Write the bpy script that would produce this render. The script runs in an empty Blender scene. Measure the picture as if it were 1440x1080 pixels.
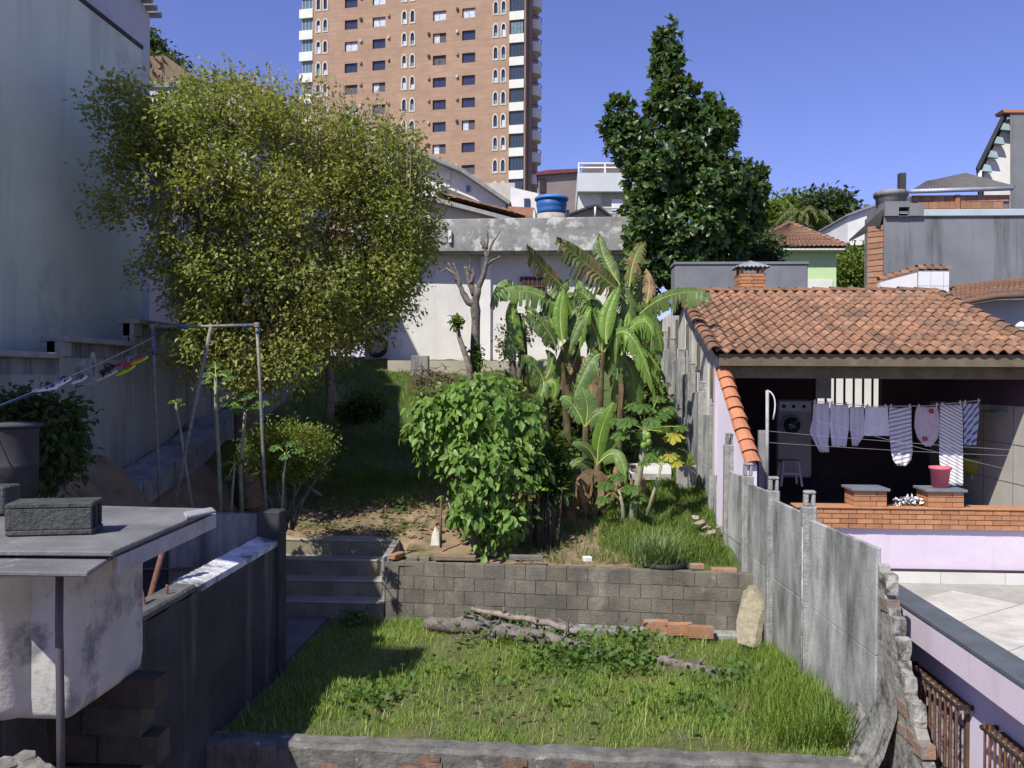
import bpy, math, random
import numpy as np
from mathutils import Vector, Matrix, Euler
random.seed(7); rng = np.random.default_rng(7)
S = bpy.context.scene
# ------------------------------------------------------------------ camera
F = 1250.0
cam_data = bpy.data.cameras.new('camera'); cam = bpy.data.objects.new('camera', cam_data)
S.collection.objects.link(cam); S.camera = cam
cam_data.sensor_width = 36; cam_data.lens = F/1440*36; cam_data.clip_end = 3000; cam_data.clip_start = .05
EYE = Vector((0, 0, 3.6))
CR = (Matrix.Rotation(math.radians(3.2), 3, 'Z') @ Matrix.Rotation(math.radians(90-0.46), 3, 'X')
      @ Matrix.Rotation(math.radians(0.3), 3, 'Z'))
cam.matrix_world = Matrix.Translation(EYE) @ CR.to_4x4()
S.render.resolution_x, S.render.resolution_y = 1024, 768
# ------------------------------------------------------------------ world, sun, exposure
SUNV = Vector((0.5, 0.7, -1.0)).normalized()
world = bpy.data.worlds.new("World"); S.world = world; world.use_nodes = True
nt = world.node_tree; bg = nt.nodes['Background']
sky = nt.nodes.new('ShaderNodeTexSky'); sky.sky_type = 'NISHITA'; sky.sun_disc = False
sky.sun_elevation = math.asin(-SUNV.z); sky.sun_rotation = math.atan2(-SUNV.x, -SUNV.y) % (2*math.pi)
sky.air_density = 1.0; sky.dust_density = 0.3; sky.ozone_density = 3.0
tint = nt.nodes.new('ShaderNodeMix'); tint.data_type = 'RGBA'; tint.blend_type = 'MULTIPLY'
tint.inputs['Factor'].default_value = 1.0; tint.inputs['B'].default_value = (1.03, 0.90, 1.40, 1)
nt.links.new(sky.outputs[0], tint.inputs['A']); nt.links.new(tint.outputs['Result'], bg.inputs[0])
bg.inputs[1].default_value = 0.09
sl = bpy.data.lights.new('sun', 'SUN'); sl.energy = 4.9; sl.angle = math.radians(0.53); sl.color = (1.0, 0.95, 0.86)
sun = bpy.data.objects.new('sun', sl); S.collection.objects.link(sun)
sun.rotation_euler = SUNV.to_track_quat('-Z', 'Y').to_euler(); sun.location = (-10, -14, 24)
S.view_settings.view_transform = 'Standard'; S.view_settings.look = 'None'
S.view_settings.exposure = 0.35; S.view_settings.gamma = 1.0; S.view_settings.use_curve_mapping = False
S.render.engine = 'CYCLES'
try: S.cycles.max_bounces = 6; S.cycles.transparent_max_bounces = 8
except Exception: pass

# ------------------------------------------------------------------ survey helpers: from the photograph to a place
def ray(px, py):
    return (CR @ Vector(((px-720)/F, (540-py)/F, -1))).normalized()
def W(px, py, d):
    r = ray(px, py); return EYE + r*(d/r.y)
def GZ(px, py, z):
    r = ray(px, py); return EYE + r*((z-EYE.z)/r.z)
def WX(px, py, X):
    r = ray(px, py); return EYE + r*(X/r.x)

# ------------------------------------------------------------------ materials
MC = {}
def mat(name, c, c2=None, scale=3.0, rough=.85, bump=.25, bscale=40, streak=None, sk=(5, .35), skt=(.5, .68), skf=.75,
        var=0.0, isl=0.0, metal=0.0, spec=.3, transl=0.0, spots=None, spt=(.58, .7), sps=2.0):
    if name in MC: return MC[name]
    m = bpy.data.materials.new(name); m.use_nodes = True; n = m.node_tree; N = n.nodes; L = n.links
    p = N['Principled BSDF']; p.inputs['Roughness'].default_value = rough; p.inputs['Metallic'].default_value = metal
    p.inputs['Specular IOR Level'].default_value = spec
    geo = N.new('ShaderNodeNewGeometry')
    c2 = c2 or tuple(v*.75 for v in c)
    def ramp(inp, a, b):
        r = N.new('ShaderNodeMapRange'); r.inputs[1].default_value = a; r.inputs[2].default_value = b
        L.new(inp, r.inputs[0]); return r.outputs[0]
    def noise(sc, det=6, vec=None, rg=.6):
        t = N.new('ShaderNodeTexNoise'); t.inputs['Scale'].default_value = sc; t.inputs['Detail'].default_value = det
        t.inputs['Roughness'].default_value = rg; L.new(vec or geo.outputs['Position'], t.inputs['Vector']); return t.outputs[0]
    def mix(f, a, b, mode='MIX'):
        x = N.new('ShaderNodeMix'); x.data_type = 'RGBA'; x.blend_type = mode
        if hasattr(f, 'links'): L.new(f, x.inputs['Factor'])
        else: x.inputs['Factor'].default_value = f
        for k, v in (('A', a), ('B', b)):
            if isinstance(v, tuple): x.inputs[k].default_value = (*v, 1)
            else: L.new(v, x.inputs[k])
        return x.outputs['Result']
    col = mix(ramp(noise(scale), .35, .65), c, c2)
    if spots: col = mix(ramp(noise(sps, 8, rg=.7), *spt), col, tuple(spots))
    if streak:
        mp = N.new('ShaderNodeMapping'); mp.inputs['Scale'].default_value = (sk[0], sk[0], sk[1])
        L.new(geo.outputs['Position'], mp.inputs[0])
        f = ramp(noise(1.0, 7, mp.outputs[0], .65), *skt)
        mm = N.new('ShaderNodeMath'); mm.operation = 'MULTIPLY'; mm.inputs[1].default_value = skf; L.new(f, mm.inputs[0])
        col = mix(mm.outputs[0], col, tuple(streak))
    if var or isl:
        oi = N.new('ShaderNodeObjectInfo'); v = None
        for src, a in ((oi.outputs['Random'], var), (geo.outputs['Random Per Island'], isl)):
            if not a: continue
            r = N.new('ShaderNodeMapRange'); r.inputs[3].default_value = 1-a; r.inputs[4].default_value = 1+a
            L.new(src, r.inputs[0])
            col = mix(1.0, col, r.outputs[0], 'MULTIPLY')
            if isl and a == isl:
                r2 = N.new('ShaderNodeMath'); r2.operation = 'MULTIPLY'; r2.inputs[1].default_value = 7.31; L.new(src, r2.inputs[0])
                r3 = N.new('ShaderNodeMath'); r3.operation = 'FRACT'; L.new(r2.outputs[0], r3.inputs[0])
                r4 = N.new('ShaderNodeMath'); r4.operation = 'MULTIPLY'; r4.inputs[1].default_value = .55; L.new(r3.outputs[0], r4.inputs[0])
                col = mix(r4.outputs[0], col, c2)
    L.new(col, p.inputs['Base Color'])
    if bump:
        b = N.new('ShaderNodeBump'); b.inputs['Strength'].default_value = bump; b.inputs['Distance'].default_value = .02
        L.new(noise(bscale, 5), b.inputs['Height']); L.new(b.outputs[0], p.inputs['Normal'])
    if transl:
        t = N.new('ShaderNodeBsdfTranslucent'); L.new(mix(.6, col, (.30, .38, .03)), t.inputs[0])
        ms = N.new('ShaderNodeMixShader'); ms.inputs[0].default_value = transl
        L.new(p.outputs[0], ms.inputs[1]); L.new(t.outputs[0], ms.inputs[2]); L.new(ms.outputs[0], N['Material Output'].inputs[0])
    MC[name] = m; return m
def glass(name, c=(.03, .045, .06), rough=.08):
    if name in MC: return MC[name]
    m = bpy.data.materials.new(name); m.use_nodes = True; p = m.node_tree.nodes['Principled BSDF']
    p.inputs['Base Color'].default_value = (*c, 1); p.inputs['Roughness'].default_value = rough
    p.inputs['Specular IOR Level'].default_value = .8; MC[name] = m; return m

CONC = mat('weathered_concrete', (.30, .30, .28), (.21, .21, .20), 2.2, streak=(.055, .058, .06), sk=(4, .3), skt=(.47, .66), skf=.8, bump=.5, bscale=30)
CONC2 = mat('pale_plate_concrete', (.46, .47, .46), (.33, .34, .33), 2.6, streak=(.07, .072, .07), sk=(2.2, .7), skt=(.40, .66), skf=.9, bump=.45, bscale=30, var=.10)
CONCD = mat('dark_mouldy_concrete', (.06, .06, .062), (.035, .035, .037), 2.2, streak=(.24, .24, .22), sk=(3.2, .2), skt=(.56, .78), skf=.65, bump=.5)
BLOCKM = mat('concrete_block', (.20, .18, .14), (.12, .112, .095), 3, bump=.7, bscale=45, var=.13, streak=(.085, .078, .06), sk=(2.2, 1.0), skt=(.45, .65), skf=.7, spots=(.34, .32, .27), spt=(.60, .74), sps=1.3)
MORTAR = mat('mortar', (.20, .185, .155), (.13, .12, .10), 9, bump=.6)
GREYW = mat('grey_render_stained', (.66, .73, .60), (.54, .60, .50), .45, streak=(.20, .205, .18), sk=(1.6, .16), skt=(.52, .80), skf=.45, bump=.3, bscale=8, spots=(.34, .36, .34), spt=(.55, .75), sps=.5)
WHITEW = mat('old_white_render', (.66, .645, .60), (.53, .52, .49), 1.1, streak=(.34, .33, .29), sk=(2.2, .3), skt=(.58, .76), skf=.5, bump=.15, spots=(.42, .37, .27), spt=(.62, .75), sps=.7)
WHITE = mat('white_paint', (.72, .71, .68), (.62, .61, .59), 1.2, bump=.08)
CREAM = mat('cream_render', (.62, .54, .38), (.55, .48, .35), 1.2, bump=.1)
LILAC = mat('lilac_paint', (.62, .535, .62), (.57, .49, .575), 1.0, streak=(.36, .31, .36), sk=(2.4, .5), skt=(.52, .78), skf=.45, bump=.2, spots=(.66, .60, .64), spt=(.5, .7), sps=.8)
LILACW = mat('pale_lilac_wall', (.66, .61, .72), (.6, .55, .67), 1.4, bump=.1)
GREENW = mat('mint_paint', (.50, .68, .36), (.45, .62, .33), 1.0, bump=.08)
TILE = mat('clay_roof_tile', (.31, .168, .095), (.225, .122, .075), 6, rough=.8, bump=.35, var=.28, isl=.22, spots=(.11, .085, .068), spt=(.45, .68), sps=2.3)
TILEO = mat('orange_cap_tile', (.52, .215, .11), (.42, .17, .09), 4, rough=.7, bump=.2, var=.10, isl=.1)
BRICK = mat('orange_brick', (.43, .21, .10), (.34, .16, .08), 9, bump=.4, var=.22, isl=.15)
HBRICK = mat('hollow_brick', (.38, .19, .105), (.28, .145, .085), 7, bump=.4, var=.15, isl=.1, spots=(.26, .24, .21), spt=(.52, .62), sps=6)
WOODO = mat('olive_grey_timber', (.16, .13, .08), (.10, .085, .055), 4, bump=.3)
FIBRO = mat('fibre_cement_sheet', (.30, .31, .33), (.20, .21, .23), 3, bump=.3, streak=(.09, .09, .10), sk=(3, 3), skt=(.5, .7), skf=.6)
DARK = mat('dark_interior', (.035, .032, .034), (.022, .02, .022), 3, bump=.1)
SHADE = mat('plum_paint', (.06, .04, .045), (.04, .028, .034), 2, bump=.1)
METAL = mat('weathered_pipe', (.25, .235, .215), (.15, .12, .10), 18, rough=.6, bump=.4, metal=.2)
RUST = mat('rusty_iron', (.17, .085, .05), (.10, .05, .035), 20, bump=.4)
DMETAL = mat('dark_iron', (.03, .026, .024), (.05, .035, .025), 20, rough=.5, bump=.2)
GALV = mat('galvanised_gutter', (.42, .46, .50), (.33, .36, .40), 5, rough=.45, metal=.3, bump=.05)
BARK = mat('bark', (.17, .145, .12), (.09, .075, .06), 12, bump=1.0, bscale=25)
BARKL = mat('pale_bark', (.30, .26, .22), (.15, .125, .105), 10, bump=1.0, bscale=22)
DIRT = mat('dirt', (.27, .195, .12), (.165, .12, .075), 2.2, bump=.8, bscale=14, spots=(.055, .08, .02), spt=(.50, .60), sps=.55)
GRASSG = mat('grassy_ground', (.085, .125, .03), (.055, .08, .022), 2.5, bump=.8, spots=(.13, .10, .06), spt=(.58, .7), sps=1.2)
SOILG = mat('lawn_soil', (.12, .135, .045), (.09, .09, .04), 4, bump=.8)

# ------------------------------------------------------------------ object helpers
COL = S.collection
def thing(name, label, cat, loc=(0, 0, 0), group=None):
    o = bpy.data.objects.new(name, None); COL.objects.link(o); o.location = loc; o.empty_display_size = .2
    o['label'] = label; o['category'] = cat
    if group: o['group'] = group
    return o
def tag(o, label, cat, group=None):
    o['label'] = label; o['category'] = cat
    if group: o['group'] = group
    return o
def wloc(p):
    v = Vector((0, 0, 0))
    while p is not None: v += Vector(p.location); p = p.parent
    return v
def place(name, me, loc, parent=None, rot=None, label=None, kind=None, scale=None):
    o = bpy.data.objects.new(name, me); COL.objects.link(o); o.parent = parent
    o.location = Vector(loc) - wloc(parent)
    if rot is not None: o.rotation_euler = rot
    if scale is not None: o.scale = scale
    if label: o['label'] = label
    if kind: o['kind'] = kind
    return o
class MB:
    def __init__(s): s.v = []; s.f = []; s.sm = []
    def add(s, vs, fs, smooth=False):
        b = len(s.v); s.v += [tuple(v) for v in vs]; s.f += [tuple(b+i for i in f) for f in fs]; s.sm += [smooth]*len(fs); return s
    def box(s, x0, x1, y0, y1, z0, z1):
        return s.add([(x0,y0,z0),(x1,y0,z0),(x1,y1,z0),(x0,y1,z0),(x0,y0,z1),(x1,y0,z1),(x1,y1,z1),(x0,y1,z1)],
                     [(3,2,1,0),(4,5,6,7),(0,1,5,4),(1,2,6,5),(2,3,7,6),(3,0,4,7)])
    def cbox(s, c, size, R=None):
        hx, hy, hz = size[0]/2, size[1]/2, size[2]/2; R = R or Matrix.Identity(3); c = Vector(c)
        vs = [c + R @ Vector((x*hx, y*hy, z*hz)) for z in (-1,1) for x, y in ((-1,-1),(1,-1),(1,1),(-1,1))]
        return s.add(vs, [(3,2,1,0),(4,5,6,7),(0,1,5,4),(1,2,6,5),(2,3,7,6),(3,0,4,7)])
    def prism(s, pts, vec):           # planar polygon extruded by vec
        n = len(pts); vec = Vector(vec); a = [Vector(p) for p in pts]
        return s.add(a+[p+vec for p in a], [tuple(range(n)), tuple(range(2*n-1, n-1, -1))]+[(i, i+n, (i+1) % n+n, (i+1) % n) for i in range(n)])
    def tube(s, pts, rad, n=8, cap=True):
        pts = [Vector(p) for p in pts]; m = len(pts)
        if not hasattr(rad, '__len__'): rad = [rad]*m
        vs = []; prev = None
        for i, p in enumerate(pts):
            t = (pts[min(i+1, m-1)]-pts[max(i-1, 0)]).normalized()
            if prev is None: prev = t.orthogonal().normalized()
            u = (prev - t*prev.dot(t)).normalized(); prev = u; w = t.cross(u)
            for k in range(n):
                a = 2*math.pi*k/n; vs.append(p+(u*math.cos(a)+w*math.sin(a))*rad[i])
        fs = [(i*n+k, i*n+(k+1) % n, (i+1)*n+(k+1) % n, (i+1)*n+k) for i in range(m-1) for k in range(n)]
        if cap: fs += [tuple(range(n-1, -1, -1)), tuple((m-1)*n+k for k in range(n))]
        return s.add(vs, fs, n > 5)
    def lathe(s, c, prof, n=20, closed=True):
        c = Vector(c); vs = [c+Vector((r*math.cos(2*math.pi*k/n), r*math.sin(2*math.pi*k/n), z)) for r, z in prof for k in range(n)]
        m = len(prof); fs = [(i*n+k, i*n+(k+1) % n, (i+1)*n+(k+1) % n, (i+1)*n+k) for i in range(m-1) for k in range(n)]
        if closed: fs += [tuple(range(n-1, -1, -1)), tuple((m-1)*n+k for k in range(n))]
        return s.add(vs, fs, True)
    def mesh(s, name, m, off=(0, 0, 0)):
        me = bpy.data.meshes.new(name); o = Vector(off)
        me.from_pydata([tuple(Vector(v)-o) for v in s.v], [], s.f); me.materials.append(m)
        me.polygons.foreach_set('use_smooth', s.sm); me.update(); return me
    def build(s, name, m, parent=None, bevel=0, label=None, kind=None, at=None):
        base = wloc(parent) if parent is not None else Vector(at or (0, 0, 0))
        o = bpy.data.objects.new(name, s.mesh(name, m, base)); COL.objects.link(o)
        if parent is not None: o.parent = parent
        else: o.location = base
        if bevel:
            b = o.modifiers.new('bevel', 'BEVEL'); b.width = bevel; b.segments = 1; b.limit_method = 'ANGLE'; b.angle_limit = math.radians(50)
        if label: o['label'] = label
        if kind: o['kind'] = kind
        return o
def npmesh(name, V, faces_t, N, nv, m, smooth=False):
    """N copies of a template face list with nv verts each; V is (N*nv,3)"""
    me = bpy.data.meshes.new(name); me.vertices.add(len(V)); me.vertices.foreach_set('co', V.astype(np.float32).ravel())
    lens = np.array([len(f) for f in faces_t]); flat = np.concatenate([np.array(f) for f in faces_t])
    idx = (flat[None, :] + (np.arange(N)*nv)[:, None]).ravel(); tl = np.tile(lens, N)
    me.loops.add(len(idx)); me.loops.foreach_set('vertex_index', idx.astype(np.int32))
    me.polygons.add(len(tl)); st = np.concatenate([[0], np.cumsum(tl)[:-1]])
    me.polygons.foreach_set('loop_start', st.astype(np.int32)); me.polygons.foreach_set('loop_total', tl.astype(np.int32))
    if smooth: me.polygons.foreach_set('use_smooth', np.ones(len(tl), dtype=bool))
    me.materials.append(m); me.update(calc_edges=True); me.validate(); return me
LEAF = (np.array([(0,0,0),(.26,.38,.07),(.17,.78,.0),(0,1,-.12),(-.17,.78,.0),(-.26,.38,.07),(0,.42,0)]), [(0,1,2,6),(6,2,3),(0,6,4,5),(6,3,4)])
LEAFS = (np.array([(0,0,0),(.28,.45,.09),(0,1,-.06),(-.28,.45,.09)]), [(0,1,2),(0,2,3)])
BLADE = (np.array([(-.035,0,0),(.035,0,0),(.026,.16,.55),(-.026,.16,.55),(0,.5,1.0)]), [(0,1,2,3),(3,2,4)])
def nrm(a): return a/np.maximum(np.linalg.norm(a, axis=1, keepdims=True), 1e-6)
def leaves(name, T, A, Nn, size, m, parent, templ=LEAF, kind=None, wid=1.0):
    """T origins, A axis directions, Nn approx normals, size per leaf"""
    tv, tf = templ; A = nrm(A); X = nrm(np.cross(A, Nn)); Z = np.cross(X, A)
    L = tv[None]*size[:, None, None]; V = T[:, None]+L[..., :1]*wid*X[:, None]+L[..., 1:2]*A[:, None]+L[..., 2:3]*Z[:, None]
    base = np.array(wloc(parent)) if parent is not None else np.zeros(3)
    me = npmesh(name, V.reshape(-1, 3)-base, tf, len(T), len(tv), m)
    o = bpy.data.objects.new(name, me); COL.objects.link(o)
    if parent is not None: o.parent = parent
    if kind: o['kind'] = kind
    return o
def cloud(blobs, n, shell=.35):
    """random points in ellipsoids [(c, (rx,ry,rz))...], weight by volume; biased outward"""
    w = np.array([b[1][0]*b[1][1]*b[1][2] for b in blobs])**.8; w /= w.sum()
    k = rng.choice(len(blobs), n, p=w); d = nrm(rng.normal(size=(n, 3))); r = rng.random(n)**shell
    C = np.array([tuple(b[0]) for b in blobs])[k]; R = np.array([b[1] for b in blobs])[k]
    return C+d*r[:, None]*R, k, d
def twigs_to_leaves(P, out, per, spread, droop=.3):
    n = len(P); T = np.repeat(P, per, 0)+rng.normal(size=(n*per, 3))*spread
    A = np.repeat(out, per, 0)*.7+rng.normal(size=(n*per, 3))*.7; A[:, 2] -= droop
    Nn = rng.normal(size=(n*per, 3))*.6+np.array([0, 0, 1.]); return T, A, Nn
def bez(a, b, c, n=6):
    a, b, c = Vector(a), Vector(b), Vector(c); return [a*(1-t)**2+b*2*t*(1-t)+c*t*t for t in [i/n for i in range(n+1)]]
def ico(s, c, r, sc=(1, 1, 1), jit=.15, seed=0):   # lumpy stone into builder s
    rr = random.Random(seed); n = 7; prof = []
    vs = []; c = Vector(c)
    for i in range(1, 5):
        th = math.pi*i/5
        for k in range(n):
            ph = 2*math.pi*k/n; q = r*(1+rr.uniform(-jit, jit)); vs.append(c+Vector((q*math.sin(th)*math.cos(ph)*sc[0], q*math.sin(th)*math.sin(ph)*sc[1], q*math.cos(th)*sc[2])))
    fs = [(i*n+k, i*n+(k+1) % n, (i+1)*n+(k+1) % n, (i+1)*n+k) for i in range(3) for k in range(n)]
    fs += [tuple(range(n-1, -1, -1)), tuple(3*n+k for k in range(n))]; fs = [tuple(reversed(f)) for f in fs]
    s.add(vs, fs, False)
def wavy(q00, q10, q01, q11, nu, nv, amp, step, m, name, parent, sub=6, rnd=0, label=None, thick=.03):
    """roof sheet with nu rolls across and nv stepped rows; q00,q10 eave; q01,q11 ridge"""
    b = MB(); a, bb, c, d = map(Vector, (q00, q10, q01, q11)); nn = (bb-a).cross(c-a).normalized()
    if nn.z < 0: nn = -nn
    for j in range(max(nv, 1)):
        vs = []; n = nu*sub
        for e in (0, 1):
            t = (j+e)/max(nv, 1) + (0.0 if e == 0 else .15/max(nv, 1))*(j < nv-1)
            for i in range(n+1):
                u = i/n; p = (a*(1-u)+bb*u)*(1-t)+(c*(1-u)+d*u)*t
                vs.append(p+nn*(amp*abs(math.sin(math.pi*u*nu))+(step if e == 0 else 0)+random.uniform(-rnd, rnd)))
        for i in range(n+1): vs.append(vs[i]-nn*thick)
        m1 = n+1
        b.add(vs, [(i, i+1, i+1+m1, i+m1) for i in range(n)]+[(2*m1+i, 2*m1+i+1, i+1, i) for i in range(n)], False)
    return b.build(name, m, parent, label=label)
# ================================================================== SETTING
def sstep(a, b, v): t = np.clip((v-a)/(b-a), 0, 1); return t*t*(3-2*t)
def tz(x, y):
    c = np.interp(y, [13, 13.9, 15.5, 17, 19, 21, 23, 25, 30, 60], [.80, .95, 1.22, 1.62, 2.35, 3.05, 3.62, 4.05, 4.3, 4.6])
    l = sstep(-5.6, -6.9, x)*np.interp(y, [11, 16, 21, 24], [1.0, 1.25, .3, 0])
    r = sstep(.5, 2.4, x)*np.interp(y, [13, 15, 18, 22, 26], [0, .15, .25, .1, 0])
    n = .05*np.sin(x*2.1+y*1.3)+.04*np.sin(x*4.3-y*3.1)+.02*np.sin(x*9.7+y*8.3)
    return c+l+r+n*sstep(13, 14.5, y)
def grid(name, x0, x1, y0, y1, nx, ny, fn, m, parent=None):
    X, Y = np.meshgrid(np.linspace(x0, x1, nx), np.linspace(y0, y1, ny)); Z = fn(X, Y)
    b = MB(); b.v = [tuple(p) for p in np.stack([X, Y, Z], -1).reshape(-1, 3)]
    b.f = [(j*nx+i, j*nx+i+1, (j+1)*nx+i+1, (j+1)*nx+i) for j in range(ny-1) for i in range(nx-1)]; b.sm = [True]*len(b.f)
    o = b.build(name, m, parent); o['kind'] = 'structure'; return o
# far ground sheet, neighbour alley, lawn, garden
g = MB(); g.add([(-600,-60,-1.6),(700,-60,-1.6),(700,900,-1.6),(-600,900,-1.6)], [(0,1,2,3)]); g.build('ground', DIRT, kind='structure')
grid('lawn_ground', -3.42, 2.98, 8.5, 13.05, 60, 60, lambda x, y: .02*np.sin(x*3+y*2)+.02*np.sin(x*5-y*4)-.01, SOILG)
gg_ = grid('garden_ground', -7.0, 3.1, 13.0, 26.5, 150, 200, lambda x, y: tz(x, y)-((x < -2.45)&(x > -4.5)&(y < 13.95))*1.4, DIRT)
gg_.data.materials.append(GRASSG)
for p_ in gg_.data.polygons:
    c_ = p_.center
    if c_.y > 16.5+.35*math.sin(c_.x*2.3)+.2*math.sin(c_.x*5.1) or c_.x > .9+.3*math.sin(c_.y*3): p_.material_index = 1
grid('side_ground', -7.0, -4.45, 10.4, 13.0, 20, 20, lambda x, y: tz(x, 13.6+0*y)+.35, DIRT)
grid('hillside', -60, 70, 26.5, 110, 60, 50, lambda x, y: 4.2+(y-26.5)*.012+.3*np.sin(x*.2), mat('far_ground', (.10, .10, .06), (.07, .08, .04), 1))
b = MB(); b.box(-4.45, -3.43, 8.9, 13.0, -.3, .03); b.build('garden_path', mat('path_cement', (.17, .17, .18), (.11, .11, .12), 3, bump=.4), kind='structure')
# concrete drain strip under the left wall
b = MB()
for k in range(12):
    y0 = 11.0+k*1.1; za, zb = float(tz(-6.7, y0)), float(tz(-6.7, y0+1.1))
    b.add([(-6.95,y0,za+.12),(-6.35,y0,za+.1),(-6.35,y0+1.08,zb+.1),(-6.95,y0+1.08,zb+.12),(-6.35,y0,za-.3),(-6.35,y0+1.08,zb-.3)], [(0,1,2,3),(1,4,5,2)])
b.build('drain_strip', FIBRO, kind='structure')

# ---- steps
st = thing('garden_steps', 'four worn cement steps between the dark low wall and the block wall', 'steps', (-3.5, 13.0, 0))
STEPM = mat('worn_step', (.27, .24, .17), (.19, .17, .12), 4, bump=.5, streak=(.12, .11, .08), sk=(4, 2), skt=(.5, .7), skf=.5)
STEPT = mat('step_tread', (.36, .34, .28), (.29, .27, .22), 4, bump=.4)
for k in range(4):
    y0 = 13.02+.31*k; z1 = .25*(k+1)
    s_ = MB().box(-4.45, -2.62, y0, y0+.33, z1-.27, z1-.035).build('step', STEPM, st, bevel=.008)
    MB().box(-4.46, -2.61, y0-.012, y0+.33, z1-.035, z1).build('tread', STEPT, s_, bevel=.01)
b = MB(); b.prism([(-2.66, 13.1, -.2), (-2.66, 14.2, -.2), (-2.66, 14.2, 1.02), (-2.66, 13.1, .9)], (.1, 0, 0)); b.build('cheek', CONC, st)

# ---- retaining block wall
def yw(x): return 13.04-.085*(x+2.6)
rw = thing('block_retaining_wall', 'low grey concrete block wall holding the planted bed above the lawn', 'wall', (0, 12.9, 0))
blk = MB().cbox((0, 0, 0), (.292, .16, .192)).mesh('block', BLOCKM)
half = MB().cbox((0, 0, 0), (.142, .16, .192)).mesh('half_block', BLOCKM)
m_ = MB(); m_.prism([(-2.58, yw(-2.6)+.010, -.2), (2.74, yw(2.74)+.010, -.2), (2.74, yw(2.74)+.010, .84), (-2.58, yw(-2.6)+.010, .84)], (0, .13, 0))
m_.build('mortar_core', MORTAR, rw)
ang = -math.atan(.085)
for c in range(5):
    x = -2.6+.146+(.15 if c % 2 else 0); z = .755-.2*c
    if c % 2: place('block', half, (-2.52, yw(-2.52)+.08, z), rw, (0, 0, ang))
    while x < 2.66:
        place('block', blk, (x, yw(x)+.08+random.uniform(-.005, .005), z+random.uniform(-.003, .003)), rw, (random.uniform(-.01, .01), random.uniform(-.008, .008), ang+random.uniform(-.012, .012)))
        x += .3
for o in rw.children:
    if o.name.startswith('block') and o.data is blk: pass
# footing ledge in front with bricks
b = MB(); b.prism([(-.9, 12.66, -.1), (2.55, 12.36, -.1), (2.55, 12.36, .06), (-.9, 12.66, .05)], (0, .25, 0)); b.build('footing', CONC, rw, bevel=.02)
for i, (px, py, r) in enumerate([(922, 880, 0), (956, 884, .1), (985, 888, -.1)]):
    p = GZ(px, py, .12); hb = MB(); hb.cbox((0, 0, 0), (.34, .14, .15))
    for kx in (-.085, .085): hb.cbox((kx, -.071, 0), (.12, .004, .1))
    o = hb.build('brick', HBRICK); o.location = p; o.rotation_euler = (0, 0, r)
    tag(o, ['orange hollow brick lying at the foot of the block wall, left end of the row', 'orange hollow brick in the middle of the row at the wall foot', 'grey stained brick at the right end of the row at the wall foot'][i], 'brick', 'bricks at the foot of the block wall')
# ---- front wall under the lawn
fw = thing('front_wall', 'rough dark mortar wall along the near edge of the lawn, bottom of the view', 'wall', (-.2, 8.4, 0))
b = MB(); n = 80; xs = [-3.9+6.75*i/n for i in range(n+1)]; vs = []
for x in xs:
    h = .07+.005*math.sin(x*9)+random.uniform(-.008, .008); y0 = 8.36-.03*(x+3); j = random.uniform(-.012, .012)
    vs += [(x, y0-.03+j, -2.2), (x, y0+j, h-.03), (x, y0+.05+j, h), (x, y0+.26, h-.005), (x, y0+.30, h-.06), (x, y0+.3, -1.2)]
b.add(vs, [(i*6+k, (i+1)*6+k, (i+1)*6+k+1, i*6+k+1) for i in range(n) for k in range(5)], False)
b.build('wall_body', CONC if False else mat('rough_mortar', (.17, .165, .15), (.09, .088, .08), 6, bump=1.0, bscale=20, spots=(.40, .38, .35), spt=(.60, .66), sps=3.5), fw)
for i in range(22):
    x = -2.4+random.random()*5; hb = MB().cbox((0, 0, 0), (.2, .03, .05+.02*random.random()))
    o = place('exposed_brick', hb.mesh('exposed_brick', mat('sooty_brick', (.22, .13, .085), (.11, .09, .07), 12, bump=.6, var=.3)), (x, 8.362-.03*(x+3), random.uniform(-.16, .0)), fw)
    o.rotation_euler = (0, random.uniform(-.06, .06), -.03)

# ---- right boundary fence of concrete plates
def fx(y): return float(np.interp(y, [8, 9, 13, 15, 26], [2.98, 2.93, 2.66, 2.58, 2.5]))
fen = thing('plate_fence', 'weathered concrete plate fence stepping up the hill on the right of the garden', 'fence', (2.8, 12, 0))
PY = [8.45, 10.4, 11.75, 12.95, 14.1, 15.3, 16.5, 17.8, 19.2, 20.7, 22.3, 24.0, 25.6]
PT = [2.02, 2.03, 2.1, 2.16, 2.52, 2.95, 3.32, 3.68, 4.0, 4.3, 4.55, 4.75]      # plate tops per bay
for i in range(len(PY)-1):
    y0, y1, zt = PY[i], PY[i+1], PT[i]; xa, xb = fx(y0), fx(y1)
    npl = 3 if i < 4 else 4
    zb = (0 if i < 4 else float(tz(2.6, (y0+y1)/2)))-.35; hs = [zt-(1.02 if i < 4 else .9)*k for k in range(5)]
    for k in range(4):
        z1, z0 = hs[k]-.006, max(hs[k+1], zb)
        if z1-z0 < .15: continue
        q = MB(); tl = random.uniform(-.012, .012)
        q.prism([(xa+tl, y0+.05, z0), (xb+tl, y1-.05, z0), (xb+tl*.3, y1-.05, z1+(.0 if i or k else -.03)), (xa+tl*.3, y0+.05, z1)], (.045, 0, 0))
        q.build('plate', CONC2, fen, bevel=.006)
POSTM = mat('post_concrete', (.36, .36, .34), (.22, .22, .21), 7, bump=.8, streak=(.07, .07, .07), sk=(9, 1), skt=(.5, .7), skf=.7)
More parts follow.
